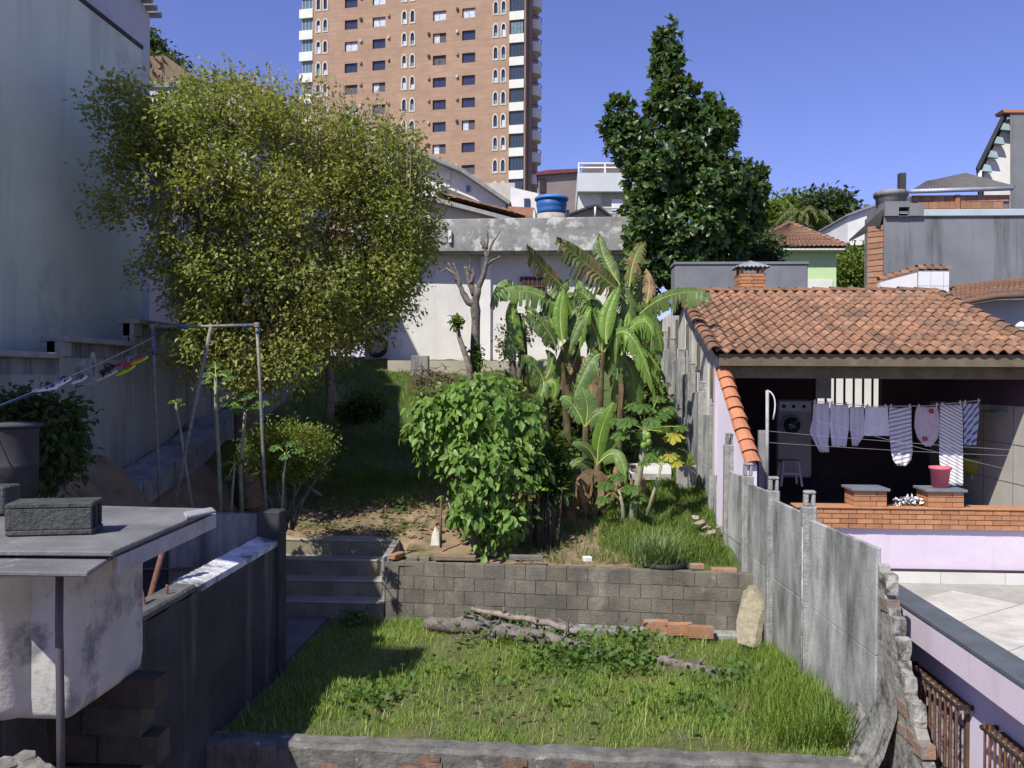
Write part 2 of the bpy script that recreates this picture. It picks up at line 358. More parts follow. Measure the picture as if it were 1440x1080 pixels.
for i, y in enumerate(PY):
    if i == 0: continue
    zt = PT[min(i, len(PT)-1)]+(.16 if i > 1 else .22); x = fx(y); zb = (0 if i < 4 else float(tz(2.6, y)))-.4
    q = MB(); q.cbox((x+.01, y, (zb+zt-.12)/2), (.16, .14, zt-.12-zb))
    if i > 0:
        q.cbox((x-.02, y-.0, zt-.05), (.05, .09, .14)); q.cbox((x+.06, y, zt-.05), (.04, .09, .14)); q.cbox((x+.02, y, zt+.04), (.13, .10, .04))
    q.build('post', POSTM, fen, bevel=.012)
q = MB(); q.tube([(fx(10.4)-.07, 10.33, -.05), (fx(10.4)-.072, 10.33, 1.9)], .010, 6); q.build('drain_pipe', mat('old_white_pipe', (.5, .5, .47), (.2, .2, .19), 5), fen)

# broken masonry end of the wall
br = thing('broken_masonry', 'ragged stepped stub of broken brick and mortar at the near end of the fence', 'wall', (2.98, 7.9, 0))
BRM = mat('ragged_mortar', (.36, .35, .31), (.20, .195, .175), 6, bump=1.0, bscale=16, spots=(.075, .072, .065), spt=(.5, .62), sps=5, var=.22)
rr = random.Random(3)
prof = [(8.42, 1.86), (8.3, 1.80), (8.12, 1.45), (8.0, 1.30), (7.85, 1.02), (7.65, .85), (7.5, .62), (7.35, .42), (7.2, .25), (7.0, .1)]
core = MB(); pts_ = [(8.45, -1.8), (8.45, 1.88)]
for (y, z), (y2, z2) in zip(prof[:-1], prof[1:]): pts_ += [(y, z), (y-.01, z-(z-z2)*.5+.03*rr.uniform(-1, 1)), (y2, z2+.03*rr.uniform(-1, 1))]
pts_ += [(6.9, .05), (6.8, -1.8)]
core.prism([(2.955, y, z) for y, z in pts_], (.10, 0, 0)); core.build('mortar_core', BRM, br, bevel=.015)
hbm = MB(); hbm.cbox((0, 0, 0), (.13, .21, .13)); hbm_me = hbm.mesh('brick_stub', mat('stub_brick', (.36, .19, .11), (.22, .18, .14), 8, bump=1, bscale=18, var=.2, spots=(.20, .19, .17), spt=(.46, .58), sps=7))
stm = []
for v_ in range(4):
    q = MB(); jr = random.Random(v_); hx, hy, hz = .075, .118, .098; n_ = 5
    for (x0_, x1_, y0_, y1_) in ((-hx, hx, -hy, hy),):
        vs = []
        for kz in range(4):
            for (a_, c_) in ((-1, -1), (0, -1), (1, -1), (1, 0), (1, 1), (0, 1), (-1, 1), (-1, 0)):
                rd_ = .93 if (a_ and c_) else 1.0
                vs.append((a_*hx*rd_*(.9 if kz in (0, 3) else 1)+jr.uniform(-.010, .010), c_*hy*rd_*(.9 if kz in (0, 3) else 1)+jr.uniform(-.010, .010), -hz+2*hz*kz/3+jr.uniform(-.008, .008)))
        q.add(vs, [(k*8+i_, k*8+(i_+1) % 8, (k+1)*8+(i_+1) % 8, (k+1)*8+i_) for k in range(3) for i_ in range(8)]+[tuple(range(7, -1, -1)), tuple(range(24, 32))], False)
    stm.append(q.mesh('mortared_stone', BRM))
for (y, z) in prof[1:]:
    for dz_ in (-.07, -.26):
        if rr.random() < .35: place('brick_stub', hbm_me, (3.0, y-.02, z+dz_), br, (rr.uniform(-.06, .06), 0, rr.uniform(-.06, .06)), scale=(.9, .8, .8))
        else: place('mortared_stone', rr.choice(stm), (3.005, y-.01, z+dz_), br, (rr.uniform(-.06, .06), 0, rr.uniform(-.06, .06)), scale=(.75, rr.uniform(.55, .8), rr.uniform(.8, .95)))
for k in range(9): place('brick_stub', hbm_me, (2.955, rr.uniform(7.3, 8.1), rr.uniform(-.3, .6)), br, (rr.uniform(-.06, .06), 0, 0), scale=(.15, .9, .7))
# sloping skirt of render at the foot of the near fence
b = MB(); n = 60; vs = []; m_ = 9
for i in range(n+1):
    y = 7.9+2.5*i/n; h = .80*(1-i/n)**1.3+.05+.05*math.sin(i*.9)*math.sin(i*.37); w = .26*(1-i/n)**.7+.06+.03*math.sin(i*.6); x = fx(max(y, 8.5))-.02
    for k in range(m_):
        t = k/(m_-1); j_ = .016 if 0 < k else .004
        vs.append((x-w*t**1.6+rr.uniform(-j_, j_), y+rr.uniform(-.01, .01), h*(1-t)**1.25-.06+rr.uniform(-j_, j_)))
    vs[-1] = (x-w, y, -.9)
b.add(vs, [(i*m_+k, i*m_+k+1, (i+1)*m_+k+1, (i+1)*m_+k) for i in range(n) for k in range(m_-1)], True); b.build('render_skirt', mat('pitted_skirt', (.30, .30, .275), (.15, .15, .135), 6, bump=1, bscale=22, spots=(.07, .07, .06), spt=(.50, .60), sps=5), br)

# unseen block added left of the view to cast shadow across the steps
nb = thing('added_shadow_block', 'plain unseen block added outside the left edge to cast shadow on the steps and lawn', 'house', (-8, 7, 0))
MB().box(-10.5, -6.75, 6.1, 8.6, -1.5, 8.0).build('wall', GREYW, nb); MB().box(-10.6, -6.62, 6.0, 8.7, 8.0, 8.12).build('coping', CONCD, nb)
MB().box(-10.4, -5.75, 5.2, 6.1, 7.3, 8.0).build('shadow_slab', CONC, nb)  # added slab, out of view, that widens the shadow on the lawn

# ---- low dark wall on the left with pillar
lw = thing('dark_low_wall', 'dark mouldy rendered wall with a pale top along the left of the lawn', 'wall', (-3.5, 8, 0))
b = MB(); n = 60; vs = []
for i in range(n+1):
    y = 3.0+7.45*i/n; h = 1.62+rr.uniform(-.012, .012); e = rr.uniform(-.01, .01)
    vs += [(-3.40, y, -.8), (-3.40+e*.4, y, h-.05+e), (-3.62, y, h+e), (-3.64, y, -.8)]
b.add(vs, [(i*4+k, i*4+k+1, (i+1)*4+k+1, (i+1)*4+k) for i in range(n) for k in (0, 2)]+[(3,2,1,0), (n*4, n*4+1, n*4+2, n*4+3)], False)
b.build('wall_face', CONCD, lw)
vs = []; b = MB()
for i in range(n+1):
    y = 8.1+2.38*i/n; h = 1.62; e = rr.uniform(-.012, .012)
    vs += [(-3.385+e*.5, y, h-.06), (-3.39+e, y, h+.0+e*.5), (-3.63, y, h+.045+e*.5), (-3.645, y, h-.06)]
b.add(vs, [(i*4+k, (i+1)*4+k, (i+1)*4+k+1, i*4+k+1) for i in range(n) for k in range(3)]+[(0,1,2,3)], False)
b.build('coping', mat('pale_lime_top', (.62, .62, .64), (.42, .42, .43), 5, bump=.8, bscale=18, spots=(.09, .09, .095), spt=(.47, .58), sps=1.6), lw)
MB().box(-3.645, -3.385, 5.0, 8.1, 1.58, 1.655).build('dark_coping', mat('dark_top', (.13, .13, .125), (.07, .07, .07), 4, bump=1.0, bscale=18, spots=(.42, .42, .42), spt=(.62, .72), sps=2.5), lw, bevel=.02)  # near length of the wall top, in a darker blotched material
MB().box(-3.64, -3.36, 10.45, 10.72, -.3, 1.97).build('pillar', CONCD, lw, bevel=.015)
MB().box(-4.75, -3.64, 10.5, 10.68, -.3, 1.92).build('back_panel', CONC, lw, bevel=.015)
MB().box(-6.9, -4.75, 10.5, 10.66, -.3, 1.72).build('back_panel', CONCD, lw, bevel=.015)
# yard behind the low wall: floor, boards
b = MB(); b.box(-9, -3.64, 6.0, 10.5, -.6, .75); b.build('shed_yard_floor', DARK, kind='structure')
bd = thing('stacked_boards', 'two long grey fibre boards lying beside the dark low wall', 'boards', (-4.2, 8.6, .9))
for (a, c, w, z0) in [((-4.35, 6.7), (-3.78, 10.0), .20, 1.22), ((-4.9, 7.0), (-4.2, 10.2), .24, 1.05)]:
    q = MB(); q.prism([(a[0], a[1], z0), (a[0]+w, a[1], z0), (c[0]+w, c[1], z0+.12), (c[0], c[1], z0+.12)], (0, 0, .035)); q.build('board', FIBRO, bd)
    for t in (.25, .75):
        y = a[1]+(c[1]-a[1])*t; x = a[0]+(c[0]-a[0])*t+w/2; MB().box(x-.05, x+.05, y-.05, y+.05, .74, z0+.12*t-.003).build('support', RUST, bd)
o = MB().tube([W(237, 745, 8.3), W(222, 800, 8.0), W(208, 852, 7.6)], .028, 8).build('leaning_pipe', RUST); tag(o, 'rusty pipe leaning between the tank roof and the dark low wall', 'pipe')
o = MB().tube([W(197, 822, 7.4), W(206, 862, 7.3)], .016, 6).build('rebar', RUST); tag(o, 'short rusty rod standing close to the leaning pipe, left of it', 'rod', 'rusty rods beside the low wall')
o = MB().tube([W(235, 822, 7.7), W(234, 850, 7.7)], .014, 6).build('rebar', RUST); tag(o, 'short rusty rod standing right of the leaning pipe', 'rod', 'rusty rods beside the low wall')

# ---- left boundary wall
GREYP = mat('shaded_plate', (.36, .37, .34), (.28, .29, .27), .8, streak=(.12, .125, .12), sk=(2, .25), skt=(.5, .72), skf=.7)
lb = thing('boundary_plate_wall', 'dark shaded concrete plate wall climbing the hill below the tall grey house', 'wall', (-7.05, 14, 2))
SEC = [(8.5, 12.0, 3.88), (12.0, 14.15, 4.12), (14.15, 16.3, 4.5), (16.3, 18.6, 4.85), (18.6, 21.2, 5.15), (21.2, 24.8, 5.5)]
for (y0, y1, zt) in SEC:
    npn = max(1, round((y1-y0)/1.5)); w = (y1-y0)/npn
    for k in range(npn):
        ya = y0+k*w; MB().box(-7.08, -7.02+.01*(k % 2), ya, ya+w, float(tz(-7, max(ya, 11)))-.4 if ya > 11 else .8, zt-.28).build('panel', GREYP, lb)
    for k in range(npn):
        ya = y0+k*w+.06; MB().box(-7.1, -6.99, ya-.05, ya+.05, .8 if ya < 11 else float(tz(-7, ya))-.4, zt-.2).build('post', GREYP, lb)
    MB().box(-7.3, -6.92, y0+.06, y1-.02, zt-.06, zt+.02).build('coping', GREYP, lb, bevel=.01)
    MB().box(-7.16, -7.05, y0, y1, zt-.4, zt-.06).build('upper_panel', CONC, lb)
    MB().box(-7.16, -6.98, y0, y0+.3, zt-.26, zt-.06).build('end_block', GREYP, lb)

# ---- tall grey house on the left
gh = thing('tall_grey_house', 'tall blank grey rendered house wall streaked with damp at the left edge', 'house', (-10, 13, 0))
MB().box(-12, -8.0, 10.6, 16.5, 0, 9.78).build('wall', GREYW, gh)
MB().box(-12.02, -7.97, 10.58, 16.53, 9.78, 9.86).build('coping', CONCD, gh, bevel=.01)
wh = thing('upper_white_house', 'taller pale house block rising behind the blank grey wall', 'house', (-10, 16, 0))
PALE = mat('pale_blue_render', (.50, .51, .54), (.44, .45, .48), .8, streak=(.30, .31, .33), sk=(2, .2), skt=(.55, .75), skf=.5, bump=.1)
MB().prism([(-8.5, 17.9, 0), (-8.5, 17.9, 11.0), (-8.5, 16.2, 11.6), (-8.5, 15.6, 12.4), (-8.5, 9.6, 12.4), (-8.5, 9.6, 0)], (-3.6, 0, 0)).build('wall', PALE, wh)
for k in range(9):
    t = k/9; y = 17.95-.2*k; z = 11.03+.33*.21*k
    q = MB(); q.tube([(-8.3, y, z), (-12.2, y, z)], .075, 8); q.build('roof_tile', FIBRO, wh)
hc = thing('rear_white_house', 'bright white house block seen through the yellow-green tree', 'house', (-9, 21, 4))
MB().box(-12.5, -7.15, 20.0, 27, 2, 10.2).build('wall', PALE, hc)
MB().box(-12.5, -7.10, 19.95, 27, 10.2, 10.32).build('coping', CONC, hc)
for (x, z) in ((-9.4, 7.8), (-8.6, 5.6)):
    f = MB().box(x-.4, x+.4, 19.96, 20.0, z-.45, z+.45).build('window', FIBRO, hc); MB().box(x-.34, x+.34, 19.95, 19.96, z-.39, z+.39).build('pane', glass('dark_glass'), f)
MB().prism([W(196, 80, 30), W(232, 78, 30), W(268, 104, 30), W(268, 130, 30), W(196, 130, 30)], (0, 6, 0)).build('roof', mat('brown_roof', (.22, .16, .10), (.15, .11, .07), 4), hc)

# ---- white garden house at the back
bh = thing('white_garden_house', 'low white rendered house with grey mottled concrete parapet at the top of the garden', 'house', (-1, 25, 4))
HW = W(870, 400, 25).x+.9
bx0 = -5.6
MB().box(bx0, HW, 25.0, 31, 3.4, 7.05).build('wall', WHITEW, bh)
PARA = mat('mottled_parapet', (.30, .30, .285), (.19, .19, .18), 1.6, bump=.6, bscale=12, spots=(.50, .50, .47), spt=(.53, .6), sps=1.5, streak=(.09, .09, .09), sk=(3, .8), skt=(.55, .75), skf=.6)
q = MB(); q.prism([(bx0-.2, 24.44, 7.05), (HW+.1, 24.3, 7.05), (HW+.1, 24.3, 7.98), (bx0-.2, 24.44, 7.92)], (0, .16, 0)); q.build('parapet', PARA, bh, bevel=.015)
MB().box(bx0-.2, HW+.1, 24.46, 31, 7.02, 7.12).build('slab', CONC, bh)
MB().box(bx0-.21, HW+.1, 30.8, 31, 7.12, 7.9).build('rear_parapet', PARA, bh)
q = MB(); p = W(690, 440, 25); q.box(p.x-.28, p.x, 24.9, 25.05, 3.7, 6.98); q.build('pilaster', WHITE, bh)
p = W(632, 333, 24.3); MB().box(p.x-.03, p.x+.05, 24.3, 24.4, p.z-.15, p.z+.18).build('spout', WHITE, bh)
a, c = W(734, 392, 25), W(765, 414, 25)
fr = MB().box(a.x-.05, c.x+.05, 24.93, 25.02, c.z-.05, a.z+.05).build('window', RUST, bh)
MB().box(a.x, c.x, 24.90, 24.945, c.z, a.z).build('pane', DARK, fr)
for k in range(5):
    x = a.x+(c.x-a.x)*(k+.5)/5; MB().box(x-.012, x+.012, 24.88, 24.90, c.z, a.z).build('bar', RUST, fr)
zz = (a.z+c.z)/2; MB().box(a.x, c.x, 24.87, 24.88, zz-.015, zz+.015).build('bar', RUST, fr)
# raised yard slab before the back house, with stub and sand
b = MB(); b.box(-4.6, 2.3, 23.3, 25.0, 3.2, 4.02); b.build('upper_yard_slab', mat('sandy_slab', (.42, .39, .31), (.33, .30, .23), 2, bump=.5), kind='structure')
o = MB().box(*[W(578, 505, 22.8).x, W(603, 505, 22.8).x, 22.75, 22.95, 3.2, W(590, 500, 22.8).z]).build('concrete_stub', CONC, at=(-3.8, 22.8, 3.2), bevel=.02); tag(o, 'short grey concrete stub wall before the white garden house', 'wall')
# tyre
ty = thing('discarded_wheel', 'black tyre propped against the white garden house wall in shade', 'tyre', W(530, 487, 24.8))
c0 = W(530, 487, 24.7)
q = MB(); N1, N2 = 24, 8; vs = []
for i in range(N1):
    a_ = 2*math.pi*i/N1
    for k in range(N2):
        b_ = 2*math.pi*k/N2; R_ = .25+.075*math.cos(b_); vs.append((c0.x+R_*math.cos(a_), c0.y+.08*math.sin(b_)-.2*R_*math.sin(a_)*.3, c0.z+R_*math.sin(a_)))
q.add(vs, [(i*N2+k, i*N2+(k+1) % N2, ((i+1) % N1)*N2+(k+1) % N2, ((i+1) % N1)*N2+k) for i in range(N1) for k in range(N2)], True)
q.build('tread', mat('rubber', (.02, .02, .022), (.03, .03, .03), 10, rough=.6), ty)
# ================================================================== LILAC NEIGHBOUR: terrace, parapets, lower wall
lh = thing('lilac_house', 'lilac painted house with flat tiled terrace and barred windows beyond the fence', 'house', (6, 9, 0))
MB().prism([(3.50, 2.5, -1.6), (3.50, 12.9, -1.6), (3.50, 12.9, 1.12), (3.50, 2.5, 1.12)], (.18, 0, 0)).build('side_wall', LILACW, lh)
MB().box(3.3, 3.55, 2.5, 12.95, 1.13, 1.40).build('fascia', LILAC, lh, bevel=.01)
MB().box(3.29, 3.56, 2.5, 12.97, 1.40, 1.445).build('parapet_cap', mat('slate_cap', (.10, .115, .13), (.075, .085, .095), 4, bump=.2), lh, bevel=.008)
# terrace floor tiles
TF = mat('terrace_tile', (.55, .53, .47), (.43, .415, .37), 3, rough=.6, bump=.15, var=.07, spots=(.34, .33, .29), spt=(.5, .7), sps=1.3)
MB().box(3.685, 13, 2.5, 13.0, .5, .688).build('terrace_slab', mat('pale_grout', (.36, .35, .31), (.28, .27, .24), 5), lh)
tme = MB().cbox((0, 0, 0), (.888, .888, .02)).mesh('floor_tile', TF)
R30 = math.radians(38)
for i in range(-14, 15):
    for j in range(-14, 15):
        x, y = 7.5+(i*math.cos(R30)-j*math.sin(R30))*.9, 9+(i*math.sin(R30)+j*math.cos(R30))*.9
        if 4.33 < x < 11.5 and 5 < y < 12.35: place('floor_tile', tme, (x, y, .697+random.uniform(-.0015, .0015)), lh, (0, 0, R30))
# lilac wall with brick band
MB().box(3.56, 13, 13.0, 13.2, .5, 1.46).build('terrace_wall', LILAC, lh)
MB().box(3.6, 13, 12.965, 13.0, .85, .885).build('dark_joint', SHADE, lh)
for k in range(9): MB().box(3.6+k*.9, 3.6+k*.9+.893, 12.94, 13.0, .69, .85).build('skirting_tile', mat('skirting', (.62, .62, .57), (.55, .55, .50), 3, rough=.5, bump=.1, var=.06), lh)
bp = thing('brick_parapet', 'orange brick parapet band with two square piers in front of the tiled pavilion', 'parapet', (6, 13, 1.46))
MB().box(3.40, 13, 12.96, 13.2, 1.46, 1.74).build('mortar_core', MORTAR, bp)
bme = MB().cbox((0, 0, 0), (.226, .04, .060)).mesh('brick', BRICK); bme2 = MB().cbox((0, 0, 0), (.06, .226, .060)).mesh('brick', BRICK)
for c in range(4):
    x = 3.40+.115+(.115 if c % 2 else 0); z = 1.46+.035+.0705*c
    while x < 9.6:
        place('brick', bme, (x, 12.95+random.uniform(-.003, .003), z), bp, (random.uniform(-.01, .01), 0, 0)); x += .236
q = MB(); q.box(3.36, 13, 12.91, 13.24, 1.745, 1.775); q.build('brick_cap', BRICK, bp, bevel=.006)
SLATE = mat('slate_top', (.16, .18, .20), (.12, .135, .15), 4, rough=.6, bump=.15)
for xa, xb in ((1199, 1245), (1303, 1353)):
    A = W(xa, 700, 13.0).x; B = W(xb, 700, 13.0).x; zt = W(1220, 690, 13).z
    pr = MB().box(A+.02, B-.02, 12.96, 13.36, 1.775, zt).build('pier', MORTAR, bp)
    for c in range(3):
        z = 1.775+(zt-1.775)*(c+.5)/3; h = (zt-1.775)/3-.01; n_ = 2
        off = 0 if c % 2 else .09
        for s0, s1 in ((A, A+(B-A)*.5-.006+off), (A+(B-A)*.5+.006+off, B)):
            MB().box(s0, s1, 12.945, 12.965, z-h/2, z+h/2).build('pier_brick', BRICK, pr)
        MB().box(A-.0, A+.02, 12.966, 13.36, z-h/2, z+h/2).build('pier_brick', BRICK, pr)
    MB().box(A-.04, B+.04, 12.90, 13.40, zt, zt+.04).build('pier_cap', SLATE, bp, bevel=.008)
# barred windows below
for wi, (xa, xb) in enumerate(((1288, 1354), (1402, 1475))):
    ya = WX(xa, 940, 3.44).y; yb = WX(xb, 990, 3.44).y; zt, zb = .82, -.45
    f = MB().box(3.47, 3.50, yb, ya, zb, zt).build('window', mat('brown_frame', (.12, .07, .045), (.08, .05, .03), 5), lh)
    MB().box(3.46, 3.47, yb+.05, ya-.05, zb+.05, zt-.05).build('pane', mat('lace_curtain', (.55, .50, .55), (.25, .22, .27), 14, spots=(.08, .07, .09), spt=(.5, .55), sps=12), f)
    for k in range(11):
        y = yb-.04+(ya-yb+.08)*k/10; MB().tube([(3.37, y, zb-.05), (3.37, y, zt+.06)], .012, 5).build('bar', RUST, f)
    for z in (zt, .2, zb): MB().box(3.355, 3.38, yb-.1, ya+.1, z-.012, z+.012).build('rail', DMETAL, f)
    for y in (yb-.08, ya+.08):
        MB().box(3.36, 3.49, y-.012, y+.012, zt-.02, zt+.02).build('bracket', DMETAL, f)

# ================================================================== TILED PAVILION
pv = thing('tiled_pavilion', 'open laundry pavilion under a low clay tile roof behind the brick parapet', 'pavilion', (5, 16, .9))
EY, EZ, RY, RZ = 14.5, 4.02, 19.0, 5.43
XL, XR = W(1010, 500, EY).x-.03, 7.72
MB().box(3.2, 8.3, 13.2, 19, .5, 1.22).build('floor', mat('pavilion_floor', (.16, .12, .13), (.12, .09, .10), 3, rough=.5), pv)
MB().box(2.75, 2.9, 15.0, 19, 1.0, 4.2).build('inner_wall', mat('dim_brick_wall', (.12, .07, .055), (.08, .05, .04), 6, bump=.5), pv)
# back wall with the window opening
wa, wb = W(1148, 500, 18.8).x, W(1240, 500, 18.8).x; wt, wz = 4.05, W(1200, 574, 18.8).z
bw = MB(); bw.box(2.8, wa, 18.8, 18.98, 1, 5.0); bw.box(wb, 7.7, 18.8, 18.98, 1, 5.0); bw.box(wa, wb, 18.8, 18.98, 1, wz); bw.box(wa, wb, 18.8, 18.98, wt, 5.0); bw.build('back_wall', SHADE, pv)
for k in range(8):
    x = wa+(wb-wa)*k/7; MB().box(x-.018, x+.018, 18.76, 18.80, wz, wt).build('window_bar', DMETAL, pv)
MB().box(wa-.03, wa+.28, 18.70, 18.79, wz+.2, wt).build('open_casement', mat('pale_sash', (.55, .6, .6), None, 3), pv)
MB().box(wa-.04, wb+.04, 18.72, 18.8, wz-.05, wz).build('window_sill', WHITE, pv)
PVR = mat('right_tile_wall', (.52, .50, .44), (.45, .43, .38), 2, rough=.5, bump=.08)
MB().box(7.6, 7.75, 13.2, 19, 1.2, 3.15).build('tiled_side_wall', PVR, pv)
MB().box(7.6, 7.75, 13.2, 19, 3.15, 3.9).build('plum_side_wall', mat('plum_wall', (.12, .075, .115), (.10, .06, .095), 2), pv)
for k in range(5): MB().box(7.594, 7.6, 13.3+k*1.05, 13.31+k*1.05, 1.2, 3.15).build('tile_joint', MORTAR, pv)
for z in (1.85, 2.5): MB().box(7.595, 7.6, 13.2, 19, z, z+.01).build('tile_joint', MORTAR, pv)
MB().box(XL+.05, XR, EY+.05, EY+.12, EZ-.22, EZ-.03).build('fascia', WOODO, pv)
MB().box(XL+.1, XR, EY+.22, EY+.38, EZ-.42, EZ-.20).build('beam', WOODO, pv)
for k in range(8):
    x = XL+.2+k*.7; q = MB(); dy = 4.2; q.prism([(x, EY+.1, EZ-.16), (x, RY, RZ-.14), (x, RY, RZ-.03), (x, EY+.1, EZ-.05)], (.06, 0, 0)); q.build('rafter', WOODO, pv)
q = MB(); q.prism([(XL, EY+.06, EZ-.045), (XL, RY, RZ-.03), (XL, RY+1.2, RZ-.40), (XL, RY+1.2, RZ-.43), (XL, RY, RZ-.06), (XL, EY+.06, EZ-.07)], (XR-XL, 0, 0)); q.build('roof_lining', DARK, pv)
# roof tiles
sl_ = math.atan2(RZ-EZ, RY-EY); L_ = math.hypot(RZ-EZ, RY-EY); NC, NR = 26, 14; tw = (XR-XL)/NC; tl = L_/NR
tm = MB(); n = 8; prof = []
for i in range(n+1):
    u = i/n; x = (u-.5)*tw*1.05; prof.append((x, .034*math.cos(2*math.pi*(u-.30)) if u > .0 else .034*math.cos(2*math.pi*.30)))
vs = []
for y, h in ((-.02, .028), (tl*1.12, .0)):
    for x, z in prof: vs.append((x*(1 if y < 0 else .96), y, z+h))
for y, h in ((-.02, .028),):
    for x, z in prof: vs.append((x, y+.003, z+h-.018))
m1 = n+1
tm.add(vs, [(i, i+1, i+1+m1, i+m1) for i in range(n)]+[(2*m1+i, 2*m1+i+1, i+1, i) for i in range(n)], True); tm.sm = [True]*n+[False]*n
tme_ = tm.mesh('roof_tile', TILE)
stuff = MB(); cnt = 0
for r in range(NR):
    for c in range(NC):
        x = XL+tw*(c+.5)+random.uniform(-.006, .006); s = tl*r; y = EY+s*math.cos(sl_); z = EZ+s*math.sin(sl_)+random.uniform(0, .006)
        rot = Euler((sl_+random.uniform(-.012, .012), random.uniform(-.02, .02), random.uniform(-.025, .025)))
        if cnt < 300: place('roof_tile', tme_, (x, y, z), pv, rot)
        else:
            R_ = rot.to_matrix(); stuff.add([R_ @ Vector(v)+Vector((x, y, z)) for v in vs], [(i, i+1, i+1+m1, i+m1) for i in range(n)]+[(2*m1+i, 2*m1+i+1, i+1, i) for i in range(n)], True)
        cnt += 1
stuff.build('far_roof_tiles', TILE, pv, kind='stuff')
def captile(name, a, c, r, m, parent, n):
    a, c = Vector(a), Vector(c); d = (c-a); L = d.length/n; d.normalize()
    up = Vector((0, 0, 1)); sx = d.cross(up).normalized(); up = sx.cross(d)
    vs = []; K = 6
    for e, rr_ in ((-.03, r), (L*1.08, r*.82)):
        for k in range(K+1):
            t = math.pi*k/K; vs.append(sx*math.cos(t)*rr_+up*(math.sin(t)*rr_*.8+(.02 if e < 0 else 0))+d*e)
    vs += [v*1.0-up*.0 for v in [sx*math.cos(math.pi*k/K)*(r-.015)+up*(math.sin(math.pi*k/K)*(r-.015)*.8+.02)+d*(-.028) for k in range(K+1)]]
    b = MB(); m2 = K+1; b.add(vs, [(k+1, k, k+m2, k+1+m2) for k in range(K)]+[(k, k+1, 2*m2+k+1, 2*m2+k) for k in range(K)], False)
    me = b.mesh(name, m)
    for i in range(n): place(name, me, a+d*L*i+Vector((random.uniform(-.008, .008), 0, random.uniform(-.005, .005))), parent)
captile('ridge_tile', (XL, RY, RZ+.0), (XR, RY, RZ+.0), .10, TILE, pv, 15)
captile('verge_tile', (XL-.02, EY-.02, EZ+.0), (XL-.02, RY, RZ+.0), .11, TILEO if False else TILE, pv, 13)
captile('verge_tile', (XR+.02, EY-.02, EZ+.0), (XR+.02, RY, RZ+.0), .11, TILE, pv, 13)
wavy((XL, RY+1.2, RZ-.37), (XR, RY+1.2, RZ-.37), (XL, RY, RZ-.0), (XR, RY, RZ), 26, 3, .03, .02, TILE, 'rear_roof_slope', pv, sub=3)
MB().box(XR-.14, XR+.06, 14.9, 19, 3.9, 4.1).build('side_beam', LILAC, pv)
# cap tiles coming down the wing wall
wg = thing('wing_wall', 'short sloping wing wall topped with bright orange cap tiles beside the pavilion', 'wall', (2.85, 14.4, 2))
a_, c_ = W(1049, 652, 13.5), W(1008, 520, 14.75); a_.x, c_.x = 2.86, 2.62
MB().prism([(a_.x-.07, a_.y, 1.0), (c_.x-.07, c_.y, 1.0), (c_.x-.07, c_.y, c_.z-.04), (a_.x-.07, a_.y, a_.z-.04)], (.14, 0, 0)).build('wall', LILACW, wg)
captile('cap_tile', a_, c_, .135, TILEO, wg, 9)
MB().box(c_.x-.1, c_.x+.12, c_.y+.02, c_.y+.2, 2, c_.z+.24).build('end_pier', LILAC, wg)
# gable side wall made of pale upright plates
gs = thing('pale_plate_wall', 'tall pale wall of upright concrete plates under the left edge of the tiled roof', 'wall', (2.8, 19, 2))
y = 14.75; k = 0; PLATE = mat('whitish_plate', (.56, .55, .53), (.42, .415, .40), 4, bump=.4, var=.12, streak=(.2, .2, .19), sk=(6, .6), skt=(.55, .7), skf=.6)
while y < 25.4:
    w_ = .50 if y < 19 else .62; zt = (EZ+(y-EY)*(RZ-EZ)/(RY-EY)-.12) if y < 19 else 5.3-.03*(y-19)
    x0 = 2.66+random.uniform(-.03, .03); MB().box(x0, x0+.06, y, y+w_-.03, 1.5, zt).build('plate', PLATE, gs, bevel=.01)
    if k % 3 == 1: MB().box(x0-.05, x0, y+w_-.08, y+w_+.04, zt-.9, zt-.35).build('timber_stub', WOODO, gs)
    y += w_; k += 1
MB().box(2.72, 2.78, 14.8, 25.4, 1.5, 3.9).build('backing', CONCD, gs)

# chimney
ch = thing('brick_chimney', 'small brick chimney with a corrugated pyramid cap rising from the tiled roof', 'chimney', W(1055, 415, 19.9))
xa, xb = W(1038, 400, 20).x, W(1073, 400, 20).x; y0 = 19.8; zt = W(1055, 378, 20).z; zb = 5.0
MB().box(xa+.015, xb-.015, y0+.015, y0+.55, zb, zt-.12).build('stack', MORTAR, ch)
rows = 15; cb = MB().cbox((0, 0, 0), ((xb-xa)/2-.012, .03, .062)).mesh('chimney_brick', BRICK); cs = MB().cbox((0, 0, 0), (.03, .27, .062)).mesh('chimney_brick', BRICK)
for r in range(rows):
    z = zt-.16-.075*r
    for c in (0, 1): place('chimney_brick', cb, (xa+(xb-xa)*(.25+.5*c)+(.04 if r % 2 else -.04)*(1 if c == 0 else 1)*.4, y0+random.uniform(-.003, .003), z), ch)
    for c in (0, 1):
        place('chimney_brick', cs, (xa, y0+.14+.28*c, z), ch); place('chimney_brick', cs, (xb, y0+.14+.28*c, z), ch)
for dx in (xa+.05, xb-.05):
    for dy in (.05, .5): MB().box(dx-.03, dx+.03, y0+dy-.03, y0+dy+.03, zt-.13, zt+.02).build('cap_leg', BRICK, ch)
cx, cy = (xa+xb)/2, y0+.27; b = MB()
